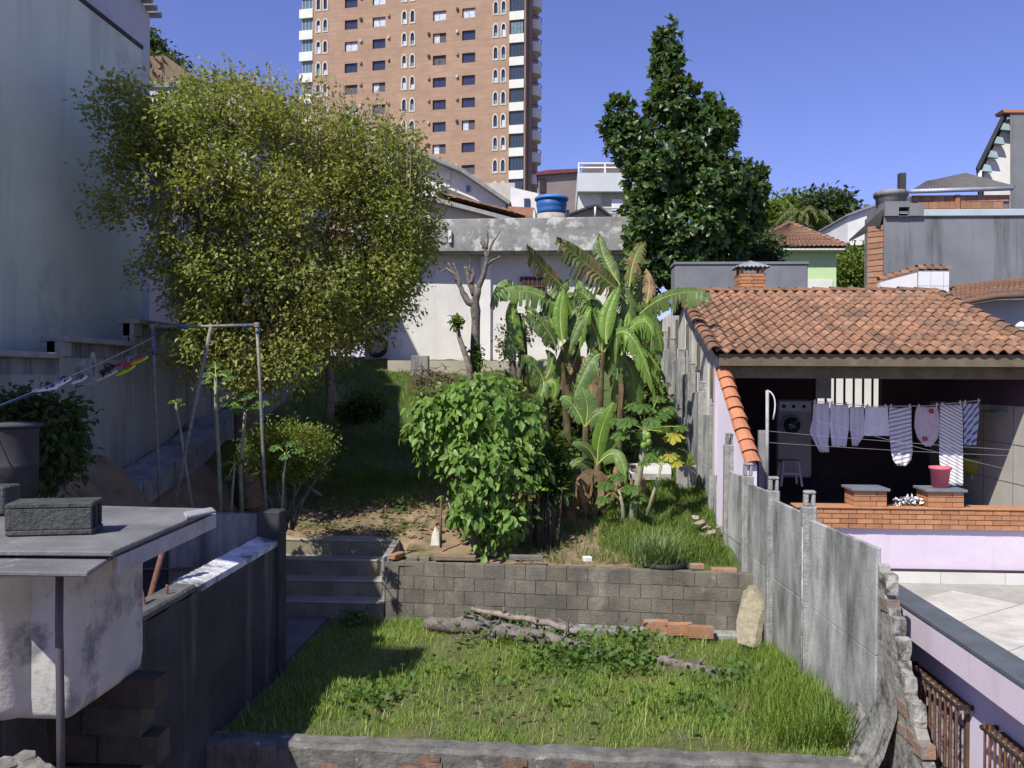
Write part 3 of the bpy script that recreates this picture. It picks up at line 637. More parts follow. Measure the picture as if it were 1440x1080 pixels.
for s in range(4):
    R_ = Matrix.Rotation(math.pi/2*s, 3, 'Z')
    for k in range(8):
        t0, t1 = -1+k/4, -1+(k+.5)/4; t2 = -1+(k+1)/4; h = .38
        tri = lambda t, e: R_ @ Vector((t*h, -h, zt+e-0))
        pk = Vector((0, 0, zt+.17)); P3 = [R_ @ Vector((t*h, -h, 0))+Vector((cx, cy, zt+e)) for t, e in ((t0, 0), (t1, .03), (t2, 0))]; tp = Vector((cx, cy, zt+.19))
        b.add([P3[0], P3[1], P3[2], tp], [(0, 1, 3), (1, 2, 3)], False)
b.build('cap', mat('grey_corrugated', (.30, .32, .34), (.2, .21, .23), 5), ch)
# concrete wall behind
cw = thing('grey_tank_wall', 'plain grey concrete wall standing behind the brick chimney', 'wall', W(1040, 400, 22.8))
xa, xb, zt = W(949, 400, 22.6).x, W(1136, 400, 22.6).x, W(1040, 371, 22.6).z
CW = mat('smooth_grey_concrete', (.20, .21, .225), (.155, .165, .18), 1.5, bump=.15, streak=(.11, .115, .12), sk=(3, .6), skt=(.55, .75), skf=.5)
MB().box(xa, xb, 22.6, 23.4, 1.5, zt-.02).build('wall', CW, cw, bevel=.02)
MB().box(xa-.03, xb+.03, 22.57, 23.43, zt-.02, zt+.05).build('top_band', CW, cw, bevel=.01)
# ---- laundry
def stripem(name, c1, c2, rot, scale, dist=1.5):
    if name in MC: return MC[name]
    m = bpy.data.materials.new(name); m.use_nodes = True; N = m.node_tree.nodes; L = m.node_tree.links; p = N['Principled BSDF']; p.inputs['Roughness'].default_value = .9
    g_ = N.new('ShaderNodeNewGeometry'); mp = N.new('ShaderNodeMapping'); mp.inputs['Rotation'].default_value = (0, rot, 0); L.new(g_.outputs['Position'], mp.inputs[0])
    w = N.new('ShaderNodeTexWave'); w.bands_direction = 'Z'; w.inputs['Scale'].default_value = scale; w.inputs['Distortion'].default_value = dist; L.new(mp.outputs[0], w.inputs[0])
    r = N.new('ShaderNodeMapRange'); r.inputs[1].default_value = .2; r.inputs[2].default_value = .45; L.new(w.outputs['Fac'], r.inputs[0])
    x = N.new('ShaderNodeMix'); x.data_type = 'RGBA'; x.inputs['A'].default_value = (*c2, 1); x.inputs['B'].default_value = (*c1, 1); L.new(r.outputs[0], x.inputs['Factor']); L.new(x.outputs['Result'], p.inputs['Base Color']); MC[name] = m; return m
LD = 15.6
def cloth(name, label, cat, outline, m, d=LD, fold=.03, fr=5, group=None, nz=22, nx=16, shade=0):
    """outline: rows of (y_px, xl, xr), top to bottom"""
    ys = [o[0] for o in outline]; b = MB(); base = W(outline[0][1], outline[0][0], d)
    ph = random.uniform(0, 6); vs = []
    for j in range(nz+1):
        y = ys[0]+(ys[-1]-ys[0])*j/nz; xl = np.interp(y, ys, [o[1] for o in outline]); xr = np.interp(y, ys, [o[2] for o in outline])
        for i in range(nx+1):
            u = i/nx; sag = 3.0*math.sin(math.pi*u)*(1-j/nz)*.5
            p = W(xl+(xr-xl)*u, y+sag, d); p.y += fold*math.sin(fr*2*math.pi*u/2+ph+.6*math.sin(j*.25+ph))*(.35+j/nz)*.8; vs.append(p)
    m1 = nx+1; fs = [(j*m1+i, (j+1)*m1+i, (j+1)*m1+i+1, j*m1+i+1) for j in range(nz) for i in range(nx)]
    b.add(vs, fs, True); o = b.build(name, m, at=base); s_ = o.modifiers.new('thickness', 'SOLIDIFY'); s_.thickness = .008
    return tag(o, label, cat, group)
LG = 'laundry hanging in the pavilion'
CL1 = mat('grey_lilac_cloth', (.76, .73, .74), (.66, .63, .65), 5, bump=.3); CL2 = mat('white_cloth', (.86, .85, .86), (.78, .77, .78), 5, bump=.3)
cloth('hung_shorts', 'pale grey shorts with one long leg, leftmost on the pavilion line', 'laundry', [(566, 1144, 1166), (590, 1143, 1166), (607, 1139, 1166), (622, 1146, 1164), (636, 1154, 1165)], CL1, group=LG)
cloth('hung_undershirt', 'light grey cloth hanging second from the left on the pavilion line', 'laundry', [(568, 1168, 1193), (580, 1168, 1194), (600, 1167, 1194), (628, 1170, 1191)], mat('pale_grey_cloth', (.80, .78, .78), (.70, .68, .69), 5, bump=.3), group=LG)
cloth('hung_trousers', 'narrow grey short trousers hanging just left of the white top', 'laundry', [(571, 1195, 1215), (600, 1195, 1216), (615, 1197, 1215), (627, 1198, 1206)], CL1, group=LG)
cloth('hung_white_top', 'plain white boxy top in the middle of the washing line', 'laundry', [(571, 1217, 1248), (590, 1216, 1249), (613, 1215, 1250)], CL2, fold=.02, group=LG)
cloth('hung_runner', 'long grey ribbed mat with a rounded bottom hanging on the line', 'laundry', [(572, 1250, 1282), (600, 1250, 1282), (635, 1253, 1284), (648, 1256, 1282), (655, 1262, 1275)], stripem('rib_stripes', (.74, .73, .75), (.30, .30, .33), .25, 4.4), fold=.02, group=LG)
rug = cloth('hung_oval_rug', 'oval pink-white crochet rug with two red flowers hanging on the line', 'laundry', [(571, 1290, 1318), (580, 1287, 1320), (600, 1286, 1321), (615, 1290, 1319), (624, 1297, 1313), (628, 1302, 1308)], mat('pinkish_crochet', (.66, .58, .60), (.56, .48, .52), 14, bump=.8), fold=.008, group=LG)
for fx_, fy_ in ((1310, 578), (1301, 617)):
    p = W(fx_, fy_, LD-.04); q = MB()
    for k in range(6):
        a = math.pi/3*k; q.cbox((p.x+.028*math.cos(a), p.y, p.z+.028*math.sin(a)), (.026, .012, .026), Matrix.Rotation(a, 3, 'Y'))
    q.build('flower_motif', mat('red_yarn', (.45, .02, .02), (.35, .02, .02)), rug)
cloth('hung_striped_towel', 'long white towel with slanting dark stripes hanging right of the oval rug', 'laundry', [(568, 1322, 1353), (600, 1321, 1354), (640, 1321, 1354), (683, 1325, 1354)], stripem('towel_stripes', (.80, .79, .80), (.27, .28, .32), -.5, 6.0, .6), fold=.012, group=LG)
cloth('hung_tea_towel', 'blue-white checked cloth at the right end of the pavilion line', 'laundry', [(566, 1354, 1377), (590, 1355, 1376), (626, 1355, 1373)], stripem('blue_check', (.55, .60, .72), (.10, .14, .26), .9, 4.0, 3), group=LG)
o = MB().tube([W(1142, 564, LD)+Vector((0, .01, 0)), W(1220, 571, LD), W(1300, 571, LD), W(1379, 563, LD)], .006, 5).build('washing_line', WHITE); tag(o, 'thin line across the pavilion that holds the laundry', 'washing line')
pegs = thing('clothes_pegs', 'small pale clothes pegs clipped along the pavilion washing line', 'clothes pegs', W(1260, 570, LD))
for px in (1146, 1163, 1170, 1190, 1213, 1220, 1245, 1253, 1279, 1292, 1317, 1325, 1350, 1357, 1376):
    yy = np.interp(px, [1142, 1220, 1300, 1379], [564, 571, 571, 563]); MB().cbox(W(px, yy, LD-.02), (.02, .02, .07)).build('peg', WHITE, pegs)
for i, (a, c) in enumerate((((1078, 606), (1440, 632)), ((1078, 622), (1440, 640)), ((1150, 592), (1440, 664)))):
    A, B = W(*a, 13.6+.4*i), W(*c, 13.2+.3*i)
    B += (B-A)*.3
    o = MB().tube(bez(A, (A+B)/2+Vector((0, 0, -.05)), B, 8), .0032, 4).build('bare_line', mat('dull_wire', (.25, .26, .27), None, 3)); tag(o, ['uppermost bare wire stretched across the pavilion front', 'middle bare wire stretched across the pavilion front', 'slanting bare wire running down to the right across the pavilion'][i], 'wire')
o = thing('support_post', 'white post with a curved hose at the left of the pavilion opening', 'post', W(1078, 690, 14.2))
MB().tube([W(1079, 690, 14.2), W(1079, 549, 14.2)], .026, 8).build('pole', mat('grey_white_post', (.42, .42, .41), (.3, .3, .3), 5), o); MB().box(W(1066, 690, 14.3).x, W(1077, 690, 14.3).x, 14.25, 14.35, 1.2, W(1070, 605, 14.3).z).build('stub', CONC, o)
MB().tube(bez(W(1079, 549, 14.2), W(1096, 555, 14.2), W(1087, 590, 14.2)), .012, 6).build('hose', WHITE, o)
# tube lamp
o = MB().tube([W(1086, 528, 15), W(1190, 529, 15)], .022, 8).build('tube_light', WHITE); tag(o, 'long white tube fixture hanging under the pavilion beam', 'tube light')
# washing machine, stool, sink
wmx0, wmx1 = W(1093, 600, 17.6).x, W(1142, 600, 17.6).x; z1, z0 = W(1110, 562, 17.6).z, W(1110, 650, 17.6).z
WM = mat('appliance_white', (.30, .30, .31), (.26, .26, .27), 2, rough=.4, bump=0)
wm = thing('washing_machine', 'white front loading washing machine at the back left of the pavilion', 'washing machine', ((wmx0+wmx1)/2, 17.8, z0))
MB().box(wmx0, wmx1, 17.6, 18.2, z0-.3, z1).build('body', WM, wm, bevel=.03)
c = W(1113, 598, 17.58); q = MB(); vs = []
q.tube([c+Vector((0, .03, 0)), c+Vector((0, -.03, 0))], .21, 20); q.build('door_ring', GALV, wm)
q = MB(); q.tube([c+Vector((0, -.02, 0)), c+Vector((0, -.05, 0))], .16, 20); q.build('door_glass', glass('door_glass'), wm)
MB().box(wmx0+.03, wmx1-.03, 17.57, 17.6, z1-.22, z1-.04).build('control_panel', GALV, wm)
for dx in (.12, .3, .5): MB().tube([(wmx0+dx, 17.58, z1-.13), (wmx0+dx, 17.55, z1-.13)], .035, 10).build('knob', DMETAL, wm)
s0 = W(1110, 648, 16.6); sw = .20
so = thing('plastic_stool', 'small white plastic stool on the dark pavilion floor', 'stool', s0)
MB().cbox(s0, (.36, .36, .03)).build('seat', WM, so, bevel=.01)
for dx in (-1, 1):
    for dy in (-1, 1): MB().prism([s0+Vector((dx*.13-.02, dy*.13, 0)), s0+Vector((dx*.13+.02, dy*.13, 0)), s0+Vector((dx*.19+.02, dy*.18, -.45)), s0+Vector((dx*.19-.02, dy*.18, -.45))], (0, .03, 0)).build('leg', WM, so)
MB().cbox(s0+Vector((0, -.16, -.22)), (.3, .02, .04)).build('rung', WM, so)
k0 = W(1370, 643, 16.9)
sk_ = thing('laundry_sink', 'olive yellow laundry basin with a white drain pipe by the right wall', 'sink', k0)
MB().lathe(k0+Vector((0, 0, -.33)), [(.12, 0), (.2, .08), (.27, .25), (.30, .33), (.27, .33), (.22, .2), (.05, .08)], 16).build('basin', mat('olive_enamel', (.33, .31, .06), (.27, .25, .05), 2, rough=.4, bump=0), sk_)
MB().tube(bez(k0+Vector((-.02, 0, -.3)), k0+Vector((-.03, 0, -.62)), k0+Vector((.2, .05, -.45)), 8), .028, 8).build('drain_pipe', WHITE, sk_)
o = MB().box(7.42, 7.6, 15.6, 16.2, W(1407, 580, 15.9).z, W(1407, 580, 15.9).z+.03).build('wall_shelf', mat('sea_green', (.12, .30, .24), None, 2), bevel=.005); tag(o, 'small sea green shelf on the right wall of the pavilion', 'shelf')
# pot and flowers
pz = W(1322, 690, 13.15).z+.04; pc = W(1322, 688, 13.15); pc.z = pz
pt = thing('red_plastic_pot', 'pinkish red plastic plant pot standing on the right brick pier', 'pot', pc)
MB().lathe(pc, [(.105, 0), (.135, .27), (.155, .27), (.155, .31), (.14, .31), (.12, .28), (.05, .27)], 20).build('body', mat('pink_red_plastic', (.62, .15, .19), (.55, .13, .165), 2, rough=.45, bump=0), pt)
MB().lathe(pc+Vector((0, 0, .25)), [(.12, 0), (.12, .02), (.0, .025)], 16).build('soil', DIRT, pt)
fl = thing('white_flowers', 'cluster of small white flowers on the brick parapet between its piers', 'flowers', W(1281, 705, 13.1))
n = 90; P_ = np.array([W(1281, 703, 13.1)])+rng.normal(size=(n, 3))*np.array([.11, .04, .035])
leaves('petals', P_, rng.normal(size=(n, 3)), rng.normal(size=(n, 3)), np.full(n, .055), mat('petal_white', (.85, .85, .88), (.8, .8, .85), 2, bump=0), fl, kind='stuff')
P_ = np.array([W(1281, 707, 13.1)])+rng.normal(size=(n, 3))*np.array([.12, .04, .02])
leaves('foliage', P_, rng.normal(size=(n, 3)), rng.normal(size=(n, 3)), np.full(n, .05), mat('flower_leaf', (.06, .10, .03), (.04, .07, .02), 2, bump=0), fl, kind='stuff')
# flank of the lit yard behind the pavilion window (neighbour's pale wall)
o = MB().box(6.3, 9.4, 22.4, 22.55, 1.5, 4.25).build('pale_rear_wall', WHITE); tag(o, 'sunlit pale wall seen through the barred window at the back of the pavilion', 'wall')
# ================================================================== BUILDINGS TO THE RIGHT
D = 23.5
gb = thing('grey_rendered_building', 'large grey damp-streaked wall with a pale ledge behind the tiled pavilion', 'building', W(1350, 400, D))
GB = mat('grey_streaked_wall', (.20, .21, .22), (.145, .155, .165), .7, streak=(.05, .055, .06), sk=(2.4, .18), skt=(.5, .7), skf=.8, bump=.2)
xl = W(1243, 350, D).x; xr = W(1500, 350, D).x+3; zt = W(1350, 304, D).z
MB().box(xl, xr, D, D+.95, 1.5, zt).build('wall', GB, gb)
MB().box(W(1296, 300, D).x, xr, D-.06, D+.5, zt, zt+.17).build('ledge', mat('pale_blue_ledge', (.42, .50, .53), (.36, .44, .47), 2), gb, bevel=.01)
# stair head / tank turret
tx0, tx1 = W(1243, 300, D).x, W(1296, 300, D).x; tzp = W(1270, 284, D).z
tt = MB(); hx0, hx1 = W(1262, 300, D).x, W(1277, 300, D).x; hz0, hz1 = W(1270, 305, D).z, W(1270, 292, D).z
zb_ = zt+.001
for bx in ((tx0, hx0, zb_, tzp), (hx1, tx1, zb_, hz1+.1), (hx0, hx1, zb_, hz0), (hx0, hx1, hz1, tzp)): tt.box(bx[0], bx[1], D-.1, D+1.3, bx[2], bx[3])
tt.build('turret', GB, gb); MB().box(hx0, hx1, D+.6, D+.8, hz0, hz1).build('turret_recess', DARK, gb)
MB().box(hx0, hx1, D, D+.04, (hz0+hz1)/2-.03, (hz0+hz1)/2+.03).build('turret_bar', WHITE, gb)
cz = W(1263, 283, D).z; cxx = W(1263, 270, D).x
MB().lathe((cxx, D+.5, cz-.1), [(.36, 0), (.39, .30), (.40, .31)], 20).build('tank_body', CONC, gb)
MB().lathe((cxx, D+.5, cz+.2), [(.43, 0), (.45, .10), (.41, .14), (.1, .17)], 20).build('tank_lid', CONC, gb)
p = W(1268, 264, D+.7); MB().box(p.x-.08, p.x+.08, D+.6, D+.8, p.z-.1, W(1268, 244, D+.7).z).build('flue', CONCD, gb)
# brick left flank with siding ribs
for k in range(28):
    z0 = 3.4+k*.15; MB().prism([(tx0-.01, D+.0, z0), (tx0-.30, D+.33, z0), (tx0-.30, D+.33, z0+.13), (tx0-.01, D+.0, z0+.13)], (.10, .1, 0)).build('flank_course', HBRICK, gb)
q = MB(); q.prism([(tx0-.10, D, W(1238, 318, D).z), (tx0-.5, D+1.2, W(1238, 330, D).z), (tx0-.1, D+1.2, W(1238, 318, D).z+.05), (tx0, D, W(1238, 318, D).z+.4)], (0, 0, .06)); q.build('flank_roof', CONCD, gb)
# hollow brick storey with gutter and corrugated roof
hb = thing('brick_upper_room', 'orange hollow brick room with white gutter and dark corrugated roof', 'building', W(1350, 290, 26))
E = 26.0; x0, x1 = W(1283, 285, E).x, W(1421, 285, E).x; z0, z1 = W(1350, 303, E).z, W(1350, 274, E).z
MB().box(x0, x1, E+.04, E+4, z0-2, z1).build('wall', MORTAR, hb)
hm = MB().cbox((0, 0, 0), (.285, .06, .185)).mesh('wall_brick', HBRICK)
for r in range(5):
    x = x0+.15+(.15 if r % 2 else 0)
    while x < x1-.1: place('wall_brick', hm, (x, E+.03, z1-.1-.195*r), hb); x += .297
MB().box(W(1346, 285, E).x-.06, W(1346, 285, E).x+.06, E-.05, E+.02, z0-.5, z1).build('pillar', HBRICK, hb)
MB().tube([(x0-.1, E-.12, z1+.08), (x1+.0, E-.12, z1+.15)], .065, 10).build('gutter', GALV, hb)
a = W(1283, 268, E); b1 = W(1421, 263, E); c = W(1360, 243, E+2.5); d_ = W(1406, 243, E+2.5)
wavy((x0-.1, E-.1, z1+.10), (x1+.1, E-.1, z1+.20), (c.x-1.2, E+2.6, c.z-.25), (x1-.1, E+2.6, c.z+.0), 26, 1, .035, 0, mat('sooty_corrugated', (.14, .13, .12), (.09, .085, .08), 4), 'corrugated_roof', hb, sub=4)
# white gable house at the far right
hr = thing('white_gable_house', 'white house with steep dark eave and grey side wall at the right edge', 'house', W(1420, 250, 28))
E = 28.0; pk = W(1413, 160, E); lo = W(1380, 236, E); 
MB().prism([W(1383, 300, E), W(1383, 236, E), W(1416, 168, E), W(1422, 166, E), W(1422, 300, E)], (3.2, 6, 0)).build('gable_wall', WHITE, hr)
MB().prism([W(1420.5, 300, E-.4), W(1420.5, 157, E-.4), W(1500, 157, E-.4), W(1500, 300, E-.4)], (3.3, 6, 0)).build('grey_wall', mat('grey_side', (.22, .235, .24), (.17, .18, .185), 1, streak=(.12, .13, .13), skt=(.5, .7)), hr)
MB().prism([W(1372, 236, E-.3), W(1412, 155, E-.3), W(1416, 158, E-.3), W(1377, 239, E-.3)], (2.9, 6, 0)).build('roof', CONCD, hr)
MB().prism([W(1410, 154, E-.45), W(1500, 154, E-.45), W(1500, 158, E-.45), W(1412, 158, E-.45)], (0, .5, 0)).build('top_trim', TILEO, hr)
for k in range(4):
    t = (k+.3)/4; p = W(1377+(1412-1377)*t, 237-78*t, E-.3); MB().prism([p+Vector((0.05, .05, -.18)), p+Vector((.36, .05, -.22)), p+Vector((.30, .05, -.02)), p+Vector((.13, .05, .02))], (0, .12, 0)).build('eave_bracket', mat('pale_teal', (.35, .48, .46), None, 2), hr)
p = W(1378, 240, E-.2); MB().tube([p, p+Vector((0, 0, -.8))], .06, 8).build('downpipe', WHITE, hr)
# white distant house left of the turret
o = thing('far_white_house', 'plain bright white house with sloping roofline left of the grey turret', 'house', W(1215, 300, 45))
MB().prism([W(1192, 345, 45), W(1192, 301, 45), W(1212, 294, 45), W(1248, 283, 45), W(1248, 345, 45)], (0, 8, 0)).build('wall', WHITE, o)
MB().prism([W(1190, 302, 44.8), W(1212, 293, 44.8), W(1250, 281, 44.8), W(1250, 283.5, 44.8), W(1212, 296, 44.8), W(1190, 304, 44.8)], (0, 8.5, 0)).build('roof_edge', mat('lilac_roof_edge', (.30, .26, .36), None, 2), o)
MB().box(W(1224, 315, 44).x, W(1231, 315, 44).x, 44, 44.4, W(1224, 330, 44).z, W(1224, 307, 44).z).build('chimney', CONC, o)
# white tiled stub wall with coping tiles
E = 20.6
tw_ = thing('white_tiled_stub', 'white tiled pillar and sloping wall with clay coping behind the pavilion ridge', 'wall', W(1310, 400, E))
MB().box(W(1291, 400, E).x, W(1334, 400, E).x, E, E+.5, 3.5, W(1310, 382, E).z).build('pillar', CONC, tw_)
xa, xb = W(1291, 400, E).x, W(1334, 400, E).x; za = W(1310, 382, E).z
WT = mat('white_glazed_tile', (.66, .68, .70), (.62, .64, .66), 2, rough=.35, bump=.03, var=.05)
for i in range(3):
    for j in range(3):
        w_ = (xb-xa)/2.4; x_0 = xa+w_*i; x_1 = min(x_0+w_-.01, xb)
        MB().box(x_0, x_1, E-.02, E, za-.33*(j+1)+.01, za-.33*j).build('tile', WT, tw_)
MB().prism([W(1238, 440, E), W(1238, 397, E), W(1290, 383, E), W(1290, 440, E)], (0, .2, 0)).build('sloping_wall', WHITE, tw_)
captile('coping_tile', W(1238, 395, E+.1), W(1289, 380.5, E+.1), .12, TILE, tw_, 5); captile('coping_tile', W(1290, 379.5, E+.15), W(1335, 380, E+.15), .14, TILE, tw_, 4)
# curved-eave tiled roof at right
cr = thing('curved_tile_roof_house', 'house with a brown tile roof and grey-blue wall right of the white tiled pillar', 'house', W(1400, 430, 19.5))
q = MB(); q.prism([W(1338, 445, 19.6), W(1352, 430, 19.6), W(1400, 422, 19.6), W(1560, 420, 19.6), W(1560, 560, 19.6), W(1338, 560, 19.6)], (0, 3, 0)); q.build('wall', mat('grey_blue_wall', (.36, .40, .42), (.3, .34, .36), 1.5, bump=.1), cr)
a, bb = W(1334, 428, 19.0), W(1400, 412, 19.0); 
wavy(W(1334, 428, 19.1), W(1396, 414, 19.1), W(1330, 404, 21.6), W(1400, 396, 21.6), 10, 5, .05, .03, TILE, 'roof_slope', cr, sub=4, rnd=.006)
wavy(W(1394, 414, 19.1), W(1520, 408, 19.1), W(1398, 396, 21.6), W(1520, 386, 21.6), 16, 5, .05, .03, TILE, 'roof_slope', cr, sub=4, rnd=.006)
q = MB(); q.tube([W(1333, 432, 19.0), W(1355, 425, 19.0), W(1400, 417, 19.0), W(1520, 412, 19.0)], .06, 8); q.build('eave_edge', mat('brown_eave', (.17, .10, .06), None, 3), cr)
lp = thing('wall_lantern', 'small white lantern lamp at the right edge below the brown tile roof', 'lamp', W(1436, 470, 18.8))
c = W(1436, 472, 18.8); LM = mat('lantern_glass', (.6, .62, .62), (.55, .57, .57), 2, rough=.2, bump=0)
MB().lathe(c, [(.05, -.12), (.05, 0), (.10, .05), (.13, .16), (.13, .17)], 10).build('glass', LM, lp); MB().lathe(c, [(.15, .17), (.08, .25), (.02, .29)], 10).build('cap', WHITE, lp); MB().tube([c+Vector((0, 0, -.3)), c+Vector((0, 0, -.12))], .03, 8).build('stem', WHITE, lp)
# green house
E = 36.0
gr = thing('mint_green_house', 'mint green house with a red hipped tile roof beyond the grey tank wall', 'house', W(1120, 380, E))
MB().prism([W(1062, 430, E), W(1062, 347, E), W(1176, 347, E), W(1176, 430, E)], (0, 7, 0)).build('wall', GREENW, gr)
e0, e1 = W(1046, 347, E-.5), W(1191, 347, E-.5); pk = W(1111, 315, E+3.0)
B0, B1 = e0+Vector((0, 8.5, 0)), e1+Vector((0, 8.5, 0)); B0.z = B1.z = e0.z
wavy(e0, e1, pk+Vector((-.05, 0, 0)), pk+Vector((.05, 0, 0)), 22, 13, .05, .035, TILE, 'roof_slope', gr, sub=4, rnd=.004)
wavy(e1, B1, pk, pk+Vector((0, .3, 0)), 16, 10, .05, .035, TILE, 'roof_slope', gr, sub=4); wavy(B0, e0, pk, pk+Vector((0, .3, 0)), 16, 10, .05, .035, TILE, 'roof_slope', gr, sub=4)
MB().box(e0.x+.05, e1.x-.05, e0.y+.05, e0.y+8, e0.z-.12, e0.z-.06).build('eave', WHITE, gr)
captile('hip_tile', e0+Vector((0, 0, .03)), pk+Vector((0, 0, .05)), .12, TILE, gr, 10); captile('hip_tile', e1+Vector((0, 0, .03)), pk+Vector((0, 0, .05)), .12, TILE, gr, 12)
f = MB().prism([W(1136, 411, E-.05), W(1136, 394, E-.05), W(1171, 394, E-.05), W(1171, 411, E-.05)], (0, .05, 0)).build('window', WHITE, gr)
MB().prism([W(1138, 411, E-.08), W(1138, 407, E-.08), W(1169, 407, E-.08), W(1169, 411, E-.08)], (0, .03, 0)).build('pane', glass('dark_glass'), f)
f = MB().prism([W(1097, 372, E-.05), W(1097, 368, E-.05), W(1124, 368, E-.05), W(1124, 372, E-.05)], (0, .05, 0)).build('window', GALV, gr); 
for a in (1098, 1112): MB().prism([W(a, 371.5, E-.08), W(a, 368.5, E-.08), W(a+10, 368.5, E-.08), W(a+10, 371.5, E-.08)], (0, .03, 0)).build('pane', glass('dark_glass'), f)
sd = thing('satellite_dish', 'small pale satellite dish between the big dark tree and green house', 'satellite dish', W(1050, 326, 33))
p = W(1050, 325, 33); q = MB(); q.lathe((0, 0, 0), [(.02, 0), (.2, .03), (.38, .11)], 16, closed=False); R_ = Matrix.Rotation(math.radians(70), 3, 'X') @ Matrix.Rotation(.5, 3, 'Y'); q.v = [tuple(R_ @ Vector(v)+p) for v in q.v]; q.build('dish', WHITE, sd); MB().tube([p, p+Vector((0, .1, -1.6))], .04, 6).build('mast', GALV, sd)

# ================================================================== BUILDINGS BEHIND THE GARDEN HOUSE
E = 40.0
h1 = thing('white_sloping_house', 'white house with long grey eave sloping down to the right below the tower', 'house', W(640, 260, E))
MB().prism([W(540, 320, E), W(540, 205, E), W(596, 219, E), W(648, 240, E), W(711, 284, E), W(711, 320, E)], (0, 10, 0)).build('wall', WHITE, h1)
MB().prism([W(540, 198, E-.7), W(597, 215, E-.7), W(650, 236, E-.7), W(718, 283, E-.7), W(716, 287, E-.7), W(648, 241, E-.7), W(596, 219, E-.7), W(540, 203, E-.7)], (0, 2.5, 0)).build('roof', mat('grey_green_fibre', (.26, .27, .26), (.18, .19, .18), 3), h1)
f = MB().prism([W(621, 262, E-.06), W(621, 240, E-.06), W(633, 240, E-.06), W(633, 262, E-.06)], (0, .05, 0)).build('window', mat('bright_shutter', (.8, .8, .8), None, 2), h1)
f = MB().prism([W(655, 270, E-.06), W(655, 260, E-.06), W(661, 260, E-.06), W(661, 270, E-.06)], (0, .05, 0)).build('window', GALV, h1)
MB().prism([W(656, 269, E-.09), W(656, 261, E-.09), W(660, 261, E-.09), W(660, 269, E-.09)], (0, .03, 0)).build('pane', glass('dark_glass'), f)
E = 34.0
h2 = thing('cream_house', 'cream house with orange tile verge sloping right above the grey parapet', 'house', W(650, 300, E))
MB().prism([W(590, 330, E), W(590, 278, E), W(622, 284, E), W(720, 313, E), W(720, 330, E)], (0, 5, 0)).build('wall', CREAM, h2)
MB().prism([W(590, 272, E-.5), W(622, 280, E-.5), W(728, 308, E-.5), W(726, 313, E-.5), W(622, 286, E-.5), W(590, 278, E-.5)], (0, .6, 0)).build('bargeboard', mat('grey_bargeboard', (.33, .32, .30), None, 4), h2)
wavy(W(612, 271, E-.4)+Vector((0, 0, 0)), W(612, 271, E-.4)+Vector((0, 5.2, .02)), W(738, 304, E-.4)+Vector((0, 0, 0)), W(738, 304, E-.4)+Vector((0, 5.2, .02)), 14, 14, .06, -.03, TILE, 'roof_slope', h2, sub=4)
captile('verge_tile', W(612, 271, E-.45), W(738, 303.5, E-.45), .11, TILE, h2, 12)
q = MB(); q.prism([W(622, 262, E+2), W(700, 294, E+2), W(698, 300, E+2), W(620, 268, E+2)], (0, 3, 0)); q.build('dark_lean_to_roof', mat('sooty_corrugated', (.14, .13, .12)), h2)
o = MB().prism([W(714, 306, 36), W(714, 290, 36), W(752, 292, 36), W(752, 306, 36)], (0, 3, 0)).build('far_brick_wall', mat('brick_red_wall', (.40, .19, .12), (.28, .15, .10), 8)); tag(o, 'low reddish brick wall left of the blue water tank', 'wall')
o = thing('pale_roof_parapet', 'pale beige flat-roofed block at the foot of the tower', 'building', W(700, 270, 60))
MB().prism([W(680, 300, 60), W(680, 257, 60), W(724, 257, 60), W(724, 266, 60), W(724, 300, 60)], (0, 8, 0)).build('wall', mat('beige_block', (.50, .47, .40), None, 2), o)
MB().prism([W(718, 300, 58), W(718, 263, 58), W(770, 275, 58), W(770, 300, 58)], (0, 5, 0)).build('side_block', WHITE, o); f = MB().prism([W(737, 292, 57.9), W(737, 279, 57.9), W(745, 279, 57.9), W(745, 292, 57.9)], (0, .1, 0)).build('window', glass('dark_glass'), o)
# blue tank
tb = thing('blue_water_tank', 'bright blue round water tank with lid on a concrete base above the parapet', 'water tank', W(775, 306, 27))
c = W(775.5, 301, 27.0); s = 27/1250
BL = mat('blue_plastic', (.03, .12, .33), (.025, .10, .29), 2, rough=.5, bump=0)
MB().lathe(c, [(19.5*s, 0), (20*s, 2*s), (20.6*s, 4*s), (20.2*s, 5*s), (21*s, 10*s), (21.7*s, 12*s), (21.2*s, 13*s), (22*s, 19*s)], 32).build('body', BL, tb)
MB().lathe(c+Vector((0, 0, 19*s)), [(23.8*s, 0), (24*s, 2*s), (23*s, 4*s), (22.5*s, 4.2*s), (16*s, 6.5*s), (4*s, 7.5*s)], 32).build('lid', mat('blue_lid', (.07, .21, .44), (.06, .18, .40), 2, rough=.5, bump=0), tb)
MB().lathe(c+Vector((0, 0, -.5)), [(20.5*s, 0), (20.5*s, .48)], 24).build('base', mat('rough_base', (.42, .40, .35), (.3, .29, .25), 5, bump=.6), tb)
for dx in (-24, 23): MB().tube([c+Vector((dx*s, 0, -.5)), c+Vector((dx*s, 0, .12))], .05, 6).build('pipe', GALV, tb)
